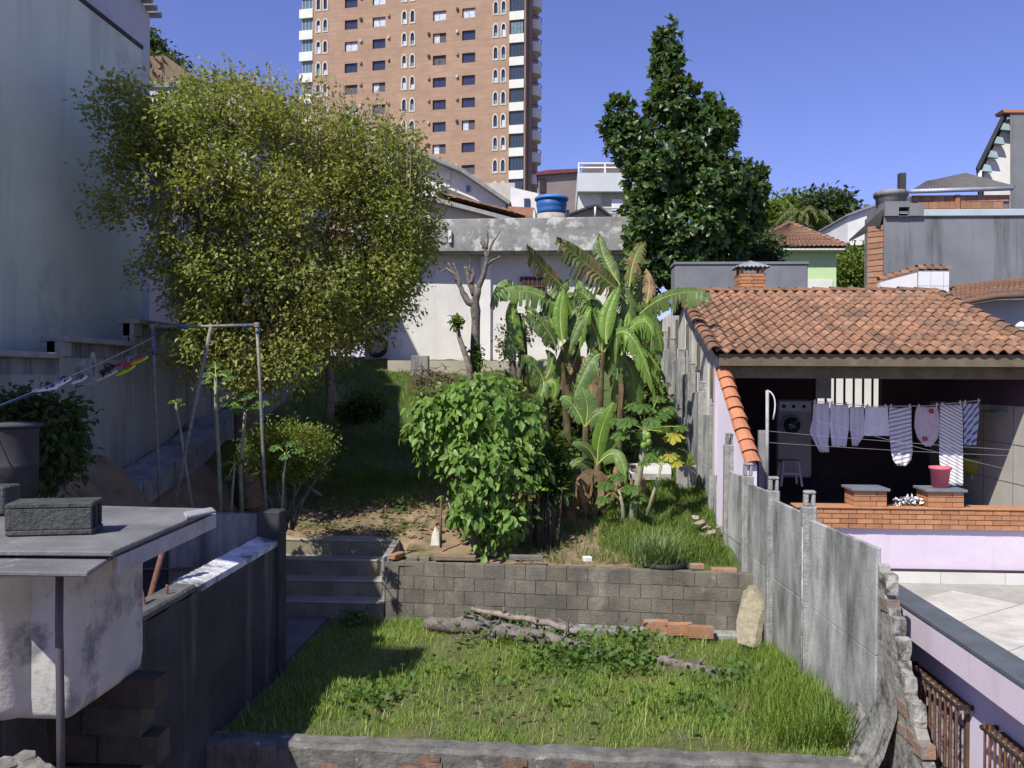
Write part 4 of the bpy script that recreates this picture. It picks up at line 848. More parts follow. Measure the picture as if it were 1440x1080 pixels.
# small gable roof right of the tank
o = thing('small_gable_shed', 'small shed with dark sagging gable roof right of the blue tank', 'shed', W(830, 300, 30))
E = 30
MB().prism([W(800, 320, E), W(800, 301, E), W(838, 291, E), W(858, 304, E), W(858, 320, E)], (0, 4, 0)).build('wall', mat('shed_tan', (.48, .44, .38), None, 3), o)
MB().prism([W(797, 301, E-.3), W(833, 287.5, E-.3), W(842, 287.5, E-.3), W(862, 304, E-.3), W(861, 306, E-.3), W(840, 290.5, E-.3), W(834, 290.5, E-.3), W(798, 303.5, E-.3)], (0, 4.5, 0)).build('roof', CONCD, o)
MB().tube([W(837, 306, E-.35), W(837, 291, E-.35)], .035, 6).build('pipe', WHITE, o)
# dark maroon building and white terrace building
o = thing('maroon_building', 'shaded brown building with a maroon roof edge beside the tower', 'building', W(785, 270, 55))
MB().prism([W(757, 310, 55), W(757, 243, 55), W(815, 241, 55), W(815, 310, 55)], (0, 8, 0)).build('wall', mat('taupe_wall', (.22, .18, .165), (.18, .15, .14), 1), o)
MB().prism([W(754, 242, 54.7), W(770, 239, 54.7), W(815, 237, 54.7), W(815, 241.5, 54.7), W(754, 246, 54.7)], (0, 9, 0)).build('roof_edge', mat('maroon_edge', (.16, .05, .06), None, 2), o)
f = MB().prism([W(759, 270, 54.9), W(759, 252, 54.9), W(767, 252, 54.9), W(767, 270, 54.9)], (0, .1, 0)).build('window', DARK, o)
E = 48
o = thing('white_terrace_building', 'white building with roof terrace railing between the tower and the dark tree', 'building', W(850, 270, E))
MB().prism([W(813, 320, E), W(813, 267, E), W(960, 267, E), W(960, 320, E)], (0, 8, 0)).build('lower_wall', CREAM if False else mat('warm_white', (.66, .64, .58), None, 2), o)
MB().prism([W(812, 269, E-.6), W(812, 243, E-.6), W(960, 243, E-.6), W(960, 269, E-.6)], (0, 8, 0)).build('upper_band', mat('pale_grey_paint', (.52, .55, .55), (.47, .5, .5), 2), o)
MB().prism([W(846, 320, E-.1), W(846, 272, E-.1), W(905, 272, E-.1), W(905, 320, E-.1)], (0, .05, 0)).build('porch_recess', mat('shaded_cream', (.40, .39, .33), None, 2), o)
MB().prism([W(860, 296, E-.2), W(860, 280, E-.2), W(880, 280, E-.2), W(880, 296, E-.2)], (0, .05, 0)).build('shutter', WHITE, o)
for yy in (230, 236): MB().tube([W(813, yy, E-.5), W(960, yy, E-.5)], .05, 5).build('rail', WHITE, o)
for px in (814, 851, 888, 925): MB().tube([W(px, 230, E-.5), W(px, 243, E-.5)], .06, 5).build('rail_post', WHITE, o)
for yy in (293, 300): MB().tube([W(850, yy, E-1), W(915, yy, E-1)], .05, 5).build('balcony_rail', GALV, o)
MB().prism([W(820, 243, E+5), W(820, 232, E+5), W(900, 228, E+5), W(960, 230, E+5), W(960, 243, E+5)], (0, 4, 0)).build('rear_roof', mat('brown_grey', (.15, .12, .11), None, 2), o)

# ================================================================== APARTMENT TOWER
tw0 = W(739, 100, 112.0); ux = Vector((-1, .197, 0)).normalized(); un = Vector((-.197, -1, 0)).normalized()   # along the facade to the left, outward normal
def U(px):      # distance along facade (m) from the right corner where pixel column meets it
    r = ray(px, 120); lo, hi = -5, 45
    for _ in range(40):
        m = (lo+hi)/2; p = tw0+ux*m
        if (p.x/p.y) > (r.x/r.y): lo = m
        else: hi = m
    return lo
twr = thing('brick_apartment_tower', 'tall brown brick apartment tower with arched windows and white balconies', 'apartment tower', (tw0.x, tw0.y, 0))
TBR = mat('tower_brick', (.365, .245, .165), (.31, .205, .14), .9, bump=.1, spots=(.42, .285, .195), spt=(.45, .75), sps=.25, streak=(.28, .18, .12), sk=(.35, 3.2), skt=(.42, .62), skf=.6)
# add fine course pattern
nt_ = TBR.node_tree; 
FL = 2.86; zr0 = W(702.5, 11, 112.7).z       # centre height of arched window row 0
rowsN = range(-2, 11)
def tpt(u, n, z): v = tw0+ux*u+un*n; return Vector((v.x, v.y, z))
def tbox(mb, u0, u1, n0, n1, z0, z1):
    return mb.add([tpt(u0,n0,z0),tpt(u1,n0,z0),tpt(u1,n1,z0),tpt(u0,n1,z0),tpt(u0,n0,z1),tpt(u1,n0,z1),tpt(u1,n1,z1),tpt(u0,n1,z1)],
                  [(0,1,2,3),(7,6,5,4),(4,5,1,0),(5,6,2,1),(6,7,3,2),(7,4,0,3)])
ZT, ZB = zr0+3*FL, zr0-12.5*FL
UR = U(716); UL = U(440)
wins = [('sq', 484.5, 502.5), ('sq', 523.6, 541.7), ('sq', 608.5, 627), ('sq', 649.5, 668)]
arch = [(444, 451), (453.6, 460.8), (564.5, 572), (576, 583.5), (693, 700.5), (704, 711.5)]
cols = sorted([(U(b_), U(a_), k) for k, a_, b_ in wins]+[(U(b_), U(a_), 'ar') for a_, b_ in arch])
wl = MB(); u = UR; dep = .35
tbox(wl, UR, UL, -dep-12*0-.01-6.5, -dep, ZB, ZT)
for (u0, u1, k) in cols:
    tbox(wl, u, u0, -dep, 0, ZB, ZT); hh = .62 if k == 'sq' else .80
    zprev = ZB
    for r in reversed(list(rowsN)):
        zc = zr0-FL*r+(-.25 if k == 'sq' else 0)
        if zc-hh > ZB: tbox(wl, u0, u1, -dep, 0, zprev, zc-hh); zprev = zc+hh
    tbox(wl, u0, u1, -dep, 0, zprev, ZT); u = u1
tbox(wl, u, UL, -dep, 0, ZB, ZT); wl.build('wall', TBR, twr)
GL = [glass('tower_glass', (.03, .035, .06), .1), mat('curtain_white', (.62, .68, .72), (.35, .40, .46), 4, bump=0), mat('curtain_dim', (.12, .11, .13), (.08, .07, .09), 4, bump=0), mat('teal_reflection', (.20, .30, .33), (.12, .18, .2), 3, rough=.2, bump=0)]
FRM = mat('white_window_surround', (.56, .54, .46), None, 3, bump=0)
rw2 = random.Random(11)
pane_sq = {}
for (u0, u1, k) in cols:
    for r in rowsN:
        zc = zr0-FL*r+(-.25 if k == 'sq' else 0)
        if zc < ZB+1: continue
        if k == 'sq':
            f = tbox(MB(), u0, u1, -dep+.01, -dep+.06, zc-.62, zc+.62).build('window', DMETAL, twr); w = u1-u0
            ch_ = rw2.random(); sp = [(.06, .50), (.53, .94)]
            for a, c in sp:
                g_ = GL[0] if ch_ < .42 else (GL[1] if ch_ < .68 or (ch_ > .85 and a > .3) else GL[2])
                tbox(MB(), u0+w*a, u0+w*c, -dep+.06, -dep+.09, zc-.56, zc+.56).build('pane', g_, f)
        else:
            # arched surround and pane
            w = (u1-u0)/2; uc = (u0+u1)/2; out = []; inn = []
            for i in range(9):
                a = math.pi*i/8; out.append((uc-math.cos(a)*w*1.12, zc+.35+math.sin(a)*.62)); inn.append((uc-math.cos(a)*w*.68, zc+.35+math.sin(a)*.42))
            out = [(uc-w*1.12, zc-.92)]+out+[(uc+w*1.12, zc-.92)]; inn = [(uc-w*.68, zc-.74)]+inn+[(uc+w*.68, zc-.74)]
            m_ = len(out); fmb = MB(); vs = [tpt(a, .06, z) for a, z in out]+[tpt(a, .06, z) for a, z in inn]+[tpt(a, -.2, z) for a, z in inn]+[tpt(a, -.01, z) for a, z in out]
            fs = [(i, (i+1) % m_, m_+(i+1) % m_, m_+i) for i in range(m_)]+[(m_+i, m_+(i+1) % m_, 2*m_+(i+1) % m_, 2*m_+i) for i in range(m_)]+[((i+1) % m_, i, 3*m_+i, 3*m_+(i+1) % m_) for i in range(m_)]
            fmb.add(vs, fs); f = fmb.build('arched_window', FRM, twr)
            pm = MB(); pm.add([tpt(a, -.15, z) for a, z in inn], [tuple(range(m_))]); pm.build('pane', GL[0], f)
            tbox(MB(), uc-w*.6, uc+w*.6, -.15, -.10, zc-.70, zc-.70+rw2.choice([.1, .5, .5, .8])).build('lower_sash', GL[3] if rw2.random() < .6 else GL[1], f)
# wall vents
for px, dz in ((507, .2), (602.5, .25), (642.5, .2), (546, .3)):
    for r in rowsN:
        if rw2.random() < .85: tbox(MB(), U(px+2), U(px-1), .0, .25, zr0-FL*r-.05+dz, zr0-FL*r+.28+dz).build('vent', rw2.choice([FRM, DMETAL, TBR]), twr)
# right balcony stack (front)
BAL = mat('balcony_white', (.66, .67, .60), (.60, .61, .55), 2, bump=0)
for r in range(-2, 10):
    zc = zr0-FL*r; tbox(MB(), .2, UR-.02, -1.4, .12, zc-1.75, zc-.68).build('balcony_front', BAL, twr)
    g_ = tbox(MB(), .3, UR-.1, -1.2, -.12, zc-.68, zc+1.10).build('balcony_glass', glass('balcony_glass', (.035, .055, .07), .12), twr)
    for i in range(5):
        uu = .3+(UR-.5)*i/4; tbox(MB(), uu, uu+.07, -.12, -.07, zc-.68, zc+1.10).build('mullion', DMETAL, g_)
    if r == 1: tbox(MB(), .4, UR-.2, -.11, -.09, zc-.55, zc+.9).build('blind', GL[3], g_)
# left balcony stack
UB = U(421)
for r in range(-2, 10):
    zc = zr0-FL*r+.2; tbox(MB(), UL+.02, UB, -3, .12, zc-1.85, zc-.65).build('balcony_front', BAL, twr)
    g_ = tbox(MB(), UL+.1, UB-.25, -3, -.25, zc-.65, zc+1.0).build('balcony_glass', glass('teal_glass', (.10, .16, .18), .12), twr)
    for i in range(4): tbox(MB(), UL+.15+(UB-UL-.5)*i/3, UL+.22+(UB-UL-.5)*i/3, -.25, -.2, zc-.65, zc+1.0).build('mullion', GALV, g_)
# side volume and curved balconies
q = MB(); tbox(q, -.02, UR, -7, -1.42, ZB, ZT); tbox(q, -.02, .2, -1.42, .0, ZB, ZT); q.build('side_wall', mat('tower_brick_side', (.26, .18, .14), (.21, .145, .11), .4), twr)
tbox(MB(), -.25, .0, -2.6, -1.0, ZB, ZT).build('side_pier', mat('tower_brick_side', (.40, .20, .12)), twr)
for r in range(-2, 10):
    zc = zr0-FL*r; cb_ = MB(); N_ = 10; R_ = 1.05
    ring = [(-math.sin(math.pi*i/N_)*R_*1.0, -4.4-math.cos(math.pi*i/N_)*R_*1.3) for i in range(N_+1)]
    vs = [tpt(a, n_, zc-1.75) for a, n_ in ring]+[tpt(a, n_, zc-.55) for a, n_ in ring]
    M1 = N_+1; cb_.add(vs, [(i, i+1, i+1+M1, i+M1) for i in range(N_)]+[tuple(range(N_, -1, -1)), tuple(range(M1, 2*M1))], False)
    o_ = cb_.build('curved_balcony', BAL, twr)
    rl = MB(); rl.tube([tpt(a*1.0, n_, zc-.15) for a, n_ in ring], .05, 4); 
    for i in (0, 3, 5, 7, 10): rl.tube([tpt(ring[i][0], ring[i][1], zc-.55), tpt(ring[i][0], ring[i][1], zc-.15)], .04, 4)
    rl.build('railing', DMETAL, o_)
# white service slab between side pier and balconies already part of side wall
# ================================================================== TREES AND PLANTS
def tapered(a, c, r0, r1, n=7, wob=.12, mid=None):
    a, c = Vector(a), Vector(c); L = (c-a).length; mid = Vector(mid) if mid is not None else (a+c)/2+Vector([random.uniform(-1, 1)*wob*L for _ in range(3)])
    pts = bez(a, mid, c, n); return pts, [r0+(r1-r0)*i/n for i in range(n+1)]
def blobs_px(lst):    # (px, py, d, rx_px, ry_px, depth_m)
    out = []
    for px, py, d, rx, ry, dm in lst: out.append((W(px, py, d), (rx*d/F, dm, ry*d/F)))
    return out
def leafm(name, c, c2=None, transl=.28, isl=.3, rough=.55, spec=.35): return mat(name, c, c2, 1.5, rough=rough, bump=0, isl=isl, spec=spec, transl=transl)

# --- yellow-green tree
YT = thing('yellow_green_tree', 'broad airy tree with yellowish green leaves in front of the grey house', 'tree', (-5.1, 14.6, 1.6))
B1 = blobs_px([(240, 185, 14.0, 75, 58, 1.2), (330, 168, 14.6, 95, 58, 1.5), (430, 200, 15.0, 88, 58, 1.6), (520, 235, 15.2, 75, 70, 1.5), (565, 310, 15.2, 52, 75, 1.2),
     (300, 270, 14.2, 100, 75, 1.5), (420, 300, 15.0, 110, 80, 1.8), (250, 360, 14.0, 52, 45, 1.0), (350, 390, 14.2, 90, 55, 1.3), (470, 400, 14.9, 95, 65, 1.4), (545, 400, 15.1, 50, 60, 1.0),
     (310, 480, 14.1, 75, 52, 1.0), (400, 500, 14.5, 75, 48, 1.0), (450, 455, 14.6, 60, 45, 1.0), (300, 440, 14.2, 60, 45, 1.0), (370, 520, 14.2, 60, 32, .8), (560, 355, 15.1, 50, 60, 1.0), (175, 150, 13.6, 48, 30, .6), (170, 235, 13.6, 40, 30, .6), (185, 290, 13.6, 60, 28, .6), (210, 200, 13.8, 50, 50, .8), (250, 505, 14.0, 32, 22, .5), (330, 530, 14.0, 40, 22, .5), (500, 470, 15, 45, 35, .8), (590, 260, 15.4, 30, 42, .7)])
nt_tw = 2500; P_, K_, D_ = cloud([(c, (r[0]*.93, r[1], r[2]*.93)) for c, r in B1], nt_tw, .36)
P_ += rng.normal(size=P_.shape)*.10
keep = (P_[:, 0] > -7.85)
P_, D_ = P_[keep], D_[keep]
ctr = np.array([W(390, 330, 14.6)]); out_ = nrm(P_-ctr)*.6+D_*.4+np.array([0, 0, .25])
T_, A_, N_ = twigs_to_leaves(P_, out_, 31, .115, .25)
LM1 = mat('yellow_green_leaf', (.43, .37, .12), (.19, .25, .05), .55, rough=.5, bump=0, isl=.28, spec=.4, transl=.4)
leaves('crown', T_, A_, N_, rng.uniform(.055, .105, len(T_)), LM1, YT, kind='stuff')
# wispy top shoots
tops = []; ta = []
tw_mb = MB()
for k in range(110):
    px = random.uniform(225, 600); base_y = np.interp(px, [225, 330, 430, 520, 600], [135, 115, 140, 165, 220]); p0 = W(px, base_y+18, random.uniform(14.2, 15.4)); h = random.uniform(.2, .75)
    p1 = p0+Vector((random.uniform(-.22, .22), random.uniform(-.1, .1), h)); tw_mb.tube([p0+Vector((0, 0, -.5)), (p0+p1)/2, p1], [.010, .006, .003], 4)
    for j in range(12):
        t = random.random(); tops.append(p0*(1-t)+p1*t+Vector([random.gauss(0, .035) for _ in range(3)])); ta.append((random.gauss(0, 1), random.gauss(0, 1), random.gauss(.3, 1)))
tops = np.array([tuple(v) for v in tops]); leaves('shoots', tops, np.array(ta), rng.normal(size=(len(tops), 3)), rng.uniform(.05, .085, len(tops)), LM1, YT, kind='stuff')
tm_ = MB(); base = Vector((-5.15, 14.6, 1.4)); fork = W(350, 520, 14.6)
pts, rad = tapered(base, fork, .19, .15, mid=W(338, 610, 14.6)); tm_.tube(pts, rad, 10)
hubs = []
for (c, r) in B1[:13]:
    pts, rad = tapered(fork+Vector((random.uniform(-.05, .05), 0, 0)), c, .095, .026, 8, .10); tm_.tube(pts, rad, 7); hubs.append(pts)
for k in range(320):
    h = random.choice(hubs); p = h[random.randint(2, 8)]; q_ = P_[rng.integers(len(P_))]; q_ = Vector(q_)
    if (q_-p).length < 1.8: pts, rad = tapered(p, q_, .02, .005, 4, .1); tm_.tube(pts, rad, 4, False)
tm_.build('trunk', BARK, YT); tw_mb.build('twigs', BARKL, YT)
tk = MB(); pts, rad = tapered(W(462, 568, 17.3)-Vector((0, 0, .3)), W(455, 470, 17), .10, .06); tk.tube(pts, rad, 8)
t2 = thing('slim_grey_trunk', 'slim pale trunk below the right half of the yellow-green tree', 'tree', W(462, 566, 17.3)); tk.build('trunk', BARKL, t2)
P2, K2, D2 = cloud(blobs_px([(455, 445, 17, 60, 40, .8), (500, 420, 17, 60, 60, .8)]), 420); T_, A_, N_ = twigs_to_leaves(P2, D2, 14, .13); leaves('crown', T_, A_, N_, rng.uniform(.06, .1, len(T_)), leafm('dull_green_leaf', (.07, .10, .02), (.045, .07, .015)), t2, kind='stuff')

# --- big dark tree
DT = thing('dark_glossy_tree', 'tall pointed tree with dark glossy leaves rising behind the pavilion wall', 'tree', (3.6, 24.6, 3.8))
B2 = blobs_px([(938, 55, 24.6, 19, 30, .4), (942, 95, 24.6, 28, 32, .6), (935, 80, 24.6, 30, 18, .5), (950, 150, 24.6, 50, 42, 1.0), (873, 165, 24.3, 25, 32, .5), (862, 180, 24.3, 22, 16, .4), (890, 200, 24.4, 42, 40, .9), (1000, 150, 24.6, 16, 22, .4), (990, 190, 24.6, 50, 48, 1.1), (1022, 185, 24.5, 18, 26, .4),
     (930, 240, 24.4, 62, 55, 1.5), (1000, 260, 24.5, 70, 50, 1.6), (1055, 262, 24.6, 30, 34, .7), (905, 310, 24.3, 38, 50, 1.2), (970, 320, 24.5, 80, 50, 1.7), (1040, 300, 24.8, 42, 40, 1.0), (900, 375, 24.2, 32, 50, .9), (950, 370, 24.6, 75, 42, 1.3), (905, 425, 24.2, 26, 36, .8), (1030, 345, 25, 30, 30, .8)])
P_, K_, D_ = cloud([(c, (r[0]*.88, r[1], r[2]*.86)) for c, r in B2], 2500, .33)
bx = np.array([tuple(b[0]) for b in B2])[K_]; out_ = D_*1.0+np.array([0, -.15, .35])
per = 11; n = len(P_); T_ = np.repeat(P_, per, 0)+rng.normal(size=(n*per, 3))*.04
A_ = np.repeat(nrm(out_), per, 0)*.55+rng.normal(size=(n*per, 3))*.75; N_ = np.repeat(nrm(out_), per, 0)+rng.normal(size=(n*per, 3))*.35+np.array([0, 0, .4])
leaves('crown', T_, A_, N_, rng.uniform(.15, .25, n*per), leafm('dark_glossy_leaf', (.065, .125, .03), (.036, .078, .02), .2, .4, .4, .45), DT, LEAF, 'stuff', 1.15)
tm_ = MB(); top = W(940, 60, 24.6); pts, rad = tapered((3.6, 24.7, 3.0), top, .22, .03, 10, .01); tm_.tube(pts, rad, 10)
for c, r in B2[3:]:
    j = min(9, max(1, int((c.z-3.5)/(top.z-3.5)*10)-1)); p2, r2 = tapered(pts[j], c, .06, .015, 5, .05); tm_.tube(p2, r2, 6)
tm_.build('trunk', BARK, DT)

# --- generic bushy background trees
def bushtree(name, label, lst, n, per, size, m, base=None, spread=.15, group=None, templ=LEAFS, cat='tree'):
    b = blobs_px(lst); c0 = b[0][0]; gz = base if base is not None else Vector((c0.x, c0.y, c0.z-2.5))
    t = thing(name, label, cat, gz, group); P_, K_, D_ = cloud(b, n, .4); T_, A_, N_ = twigs_to_leaves(P_, D_, per, spread); leaves('crown', T_, A_, N_, rng.uniform(size*.7, size*1.2, len(T_)), m, t, templ, 'stuff')
    q = MB()
    for c, r in b[:5]: p, rd = tapered(gz, c, .10, .03, 5, .05); q.tube(p, rd, 6)
    q.build('trunk', BARK, t); return t
DG = leafm('far_dark_leaf', (.055, .10, .03), (.022, .042, .017), .15); MG = leafm('far_mid_leaf', (.16, .22, .035), (.09, .14, .025), .3)
bushtree('far_dark_tree', 'dark green tree behind the red roof of the green house', [(1160, 300, 60, 35, 20, 2.5), (1150, 325, 60, 45, 22, 2.5), (1180, 320, 60, 22, 22, 1.5), (1205, 335, 56, 22, 20, 1.5)], 900, 12, .45, DG, W(1160, 400, 60), .4)
bushtree('far_olive_tree', 'light green tree left of the palm beyond the green house', [(1085, 310, 58, 28, 16, 2), (1070, 325, 58, 24, 14, 2), (1115, 300, 62, 30, 14, 2)], 600, 12, .42, MG, W(1085, 400, 58), .4)
bushtree('round_green_tree', 'bright green rounded tree right of the mint green house', [(1200, 385, 40, 26, 26, 1.6), (1190, 395, 40, 20, 22, 1.4), (1212, 370, 40, 14, 14, 1)], 800, 14, .22, MG, W(1200, 425, 40), .22)
bushtree('low_dark_shrub', 'small dark shrub between the big tree and the tank wall', [(1075, 350, 28, 16, 20, .8), (1062, 365, 28, 22, 14, .8), (1085, 385, 28, 14, 14, .6)], 300, 10, .2, DG, W(1070, 410, 28), .15, cat='shrub')
bushtree('roof_line_tree', 'dark tree top above the wall of the white house at the upper left', [(205, 70, 32, 14, 20, .8), (215, 88, 32, 24, 16, .8), (235, 100, 31, 20, 12, .8)], 500, 10, .22, DG, W(215, 160, 31), .2)
# far palm
pm = thing('far_palm', 'pale feathery palm in front of the dark tree behind the green house', 'palm', W(1130, 345, 55))
q = MB(); q.tube([W(1130, 345, 55), W(1129, 303, 55)], .16, 7); q.build('trunk', BARKL, pm)
PT_, PA_, PN_ = [], [], []
for k in range(16):
    a = 2*math.pi*k/16+random.uniform(-.2, .2); c0 = W(1129, 303, 55); el = random.uniform(.3, 1.2); L = random.uniform(1.4, 2.0)
    e = c0+Vector((math.cos(a)*L, math.sin(a)*L*.7, -.7+el*.3)); mid = c0+Vector((math.cos(a)*L*.5, math.sin(a)*L*.4, el)); 
    for p in bez(c0, mid, e, 14)[1:]:
        for s_ in (-1, 1):
            PT_.append(tuple(p)); PA_.append((math.cos(a)*.5+s_*math.sin(a)*-.6, math.sin(a)*.5+s_*math.cos(a)*.6, -.7)); PN_.append((0, 0, 1))
leaves('fronds', np.array(PT_), np.array(PA_), np.array(PN_)+rng.normal(size=(len(PT_), 3))*.2, np.full(len(PT_), .6), leafm('pale_palm_leaf', (.13, .15, .05), (.09, .11, .035)), pm, LEAFS, 'stuff', .35)

# --- pruned tree
pr = thing('pruned_bare_tree', 'bare heavily pruned grey tree with stubby branches before the white house', 'tree', W(668, 540, 21.5))
E = 21.5; q = MB()
def br_(pl, rl):
    P3 = [W(x, y, E+(dd if len(t) > 2 else 0)) for t in pl for x, y, dd in [(t[0], t[1], t[2] if len(t) > 2 else 0)]]
    Q = []; Rr = []
    for i in range(len(P3)-1):
        for s_ in range(3): t = s_/3; Q.append(P3[i]*(1-t)+P3[i+1]*t+Vector([random.uniform(-.012, .012) for _ in range(3)])); Rr.append((rl[i]*(1-t)+rl[i+1]*t)*random.uniform(.72, .92))
    Q.append(P3[-1]); Rr.append(rl[-1]*.8); q.tube(Q, Rr, 9)
br_([(667, 575), (668, 520), (669, 460), (668, 425), (672, 405)], [.18, .165, .145, .14, .10])
br_([(668, 430), (656, 422), (648, 405), (640, 385), (628, 378), (619, 383)], [.12, .10, .075, .06, .04, .018])
br_([(643, 395), (636, 378), (630, 370)], [.06, .045, .025]); br_([(648, 405), (644, 385), (637, 370)], [.06, .04, .025])
br_([(668, 415), (660, 398), (657, 380), (655, 376)], [.10, .08, .075, .06]); br_([(662, 400), (666, 385), (664, 378)], [.075, .065, .055]); br_([(660, 385), (662, 370), (661, 366)], [.03, .03, .02])
br_([(671, 412), (680, 385), (685, 365), (681, 345), (679, 336)], [.10, .085, .07, .05, .035]); br_([(685, 368), (690, 345), (697, 335), (703, 326)], [.05, .035, .028, .015]); br_([(684, 350), (686, 335), (685, 324)], [.05, .03, .02]); br_([(683, 372), (694, 366), (703, 360)], [.05, .04, .028])
br_([(680, 350), (678, 342), (676, 339)], [.05, .045, .04])
q.build('trunk', mat('pruned_bark', (.21, .185, .155), (.09, .08, .07), 9, bump=1, bscale=20), pr)
nn = 260; P_ = np.array([tuple(W(random.gauss(670, 5), random.uniform(485, 545), E-.2)) for _ in range(nn)]); leaves('climber', P_, rng.normal(size=(nn, 3)), rng.normal(size=(nn, 3)), rng.uniform(.08, .14, nn), leafm('climber_leaf', (.09, .16, .025), (.05, .10, .02)), pr, kind='stuff')
# sprouting stump left of it
sp_ = thing('sprouting_stump', 'thin leaning cut stem with a tuft of green leaves beside the bare tree', 'tree', W(665, 555, 21))
q = MB(); q.tube([W(664, 556, 21), W(660, 515, 21), W(646, 475, 21), W(643, 458, 21)], [.09, .075, .055, .045], 8); q.build('trunk', BARKL, sp_)
nn = 90; P_ = np.array([W(643, 454, 21)])+rng.normal(size=(nn, 3))*.06; A_ = rng.normal(size=(nn, 3))+np.array([0, 0, .2]); leaves('tuft', P_, A_, np.tile([0, 0, 1.], (nn, 1)), rng.uniform(.12, .22, nn), leafm('fresh_leaf', (.14, .22, .03), (.08, .14, .025)), sp_, kind='stuff')

# --- banana plants
BN = mat('banana_leaf', (.15, .24, .06), (.075, .14, .035), 2.5, rough=.5, bump=.1, spec=.5, transl=.30, var=.25, spots=(.20, .21, .06), spt=(.6, .74), sps=2.2)
BNO = mat('old_banana_leaf', (.14, .18, .045), (.09, .11, .03), 2.5, rough=.6, bump=.1, transl=.25, var=.2, spots=(.22, .15, .07), spt=(.48, .62), sps=2.0)
BNY = mat('young_banana_leaf', (.16, .28, .045), (.11, .21, .035), 2.5, rough=.4, bump=.1, transl=.3, var=.1)
RIB = mat('leaf_rib', (.36, .42, .12), (.28, .34, .09), 5, bump=0)
DRY = mat('dry_banana_leaf', (.26, .18, .10), (.14, .09, .05), 6, bump=.5, transl=.1, var=.25)
STEM = mat('banana_stem', (.15, .14, .06), (.09, .065, .035), 6, bump=.5, streak=(.045, .028, .018), sk=(7, 1.5), skt=(.42, .6), skf=.85)
def banleaf(parent, pa, pb, pc, d0, d1, wpx, m=BN, tear=.5, droop=.25, cup=.35, face=None):
    a = W(*pa, d0); c = W(*pc, d1); b_ = W(*pb, (d0+d1)/2); b_ = b_*2-(a+c)*.5; w = wpx*.9*d0/F; n = 34; mb = MB(); rib = bez(a, b_, c, n)
    view = Vector((0, -1, .35)) if face is None else Vector(face)
    L = sum((rib[i+1]-rib[i]).length for i in range(n))
    for s in (-1, 1):
        i = 1
        while i < n:
            seg = random.choice([1, 1, 2, 2, 3, 5]) if tear > .3 else random.choice([4, 6, 9]); j = min(n, i+seg); k = random.uniform(0, 1)
            dr = droop*random.uniform(.3, 1.6)*(1 if tear > .3 else .5); row0 = []; row1 = []; rowm = []
            for t in range(i, j+1):
                u = t/n; prof = (math.sin(math.pi*min(1, u*1.02)**.75)**.6)*(1 if u < .8 else 1-(u-.8)*2.2); prof = max(prof, .04)
                tan = (rib[min(t+1, n)]-rib[max(t-1, 0)]).normalized(); side = tan.cross(view).normalized()*s; nr = side.cross(tan)*s
                if nr.z < 0: pass
                edge = random.uniform(.92, 1.0) if tear > .3 else 1.0
                shrink = (t-i)/(j-i)
                o1 = side*w*prof*.5*edge+tan*w*.22; mid = side*w*prof*.27+tan*w*.10+Vector((0, 0, .02))-view.normalized()*(-w*cup*.18)
                o1 = o1-Vector((0, 0, 1))*w*dr*.9-view.normalized()*(w*cup*.12)
                gap = 1-(.10*tear if t == j else 0)
                pl = nr*((-1)**t*w*.014); row0.append(rib[t]); rowm.append(rib[t]+mid+pl); o1 = o1+pl*1.4; row1.append(rib[t]+(o1-tan*(w*.16*tear if t == j else 0))*(1 if t != j or tear < .3 else random.uniform(.7, 1.0)))
            m1 = len(row0); vs = row0+rowm+row1; fs = []
            for r in range(m1-1):
                for lv in (0, 1):
                    f = (lv*m1+r, lv*m1+r+1, (lv+1)*m1+r+1, (lv+1)*m1+r); fs.append(f if s > 0 else f[::-1])
            mb.add(vs, fs, True); i = j
    o = mb.build('leaf', m, parent)
    r_ = MB(); r_.tube(rib, [max(.006, .02*(1-t/n)) for t in range(n+1)], 5); r_.build('midrib', RIB, o)
    return o
BG = 'banana plants in the planted bed'
bananas = []
def banana(label, stem, d, r0=.11, r1=.06, name='banana_plant'):
    t = thing(name, label, 'banana plant', W(*stem[0], d), BG); q = MB(); pts = [W(x, y, d) for x, y in stem]
    Q = []; R_ = []
    for i in range(len(pts)-1):
        for s_ in range(4): tt_ = s_/4; Q.append(pts[i]*(1-tt_)+pts[i+1]*tt_); R_.append((r0+(r1-r0)*((i+tt_)/(len(pts)-1)))*random.uniform(.93, 1.1))
    Q.append(pts[-1]); R_.append(r1); q.tube(Q, R_, 10); q.build('stem', STEM, t)
    for k in range(5):     # dry sheaths hugging the stem
        i = random.randint(2, len(Q)-3); a = random.uniform(0, 6.28); o1 = Vector((math.cos(a), math.sin(a), 0))*R_[i]; p = Q[i]
        b = MB(); sd = Vector((-math.sin(a), math.cos(a), 0))*.05; b.add([p+o1-sd, p+o1+sd, p+o1*1.7+sd*.8+Vector((0, 0, -.25)), p+o1*1.7-sd*.6+Vector((0, 0, -.28)), p+o1*1.4+sd*.3+Vector((0, 0, -.5))], [(0,1,2,3), (3,2,4)]); b.build('dry_sheath', DRY, t)
    return t
b1 = banana('banana plant with the leaf reaching furthest left towards the bare tree', [(742, 640), (741, 560), (737, 480), (730, 440)], 17.0, .10, .03)
banleaf(b1, (785, 432), (742, 410), (696, 414), 17, 16.6, 26, BN, .7, .45)
banleaf(b1, (733, 430), (712, 400), (690, 428), 17, 16.7, 22, BN, .7, .5)
banleaf(b1, (722, 418), (722, 455), (737, 490), 16.8, 16.6, 22, BNY, .2, .2)
banleaf(b1, (740, 440), (752, 446), (782, 492), 16.8, 16.5, 26, BN, .6, .3); banleaf(b1, (740, 450), (722, 470), (714, 500), 16.9, 16.6, 24, BN, .6, .5)
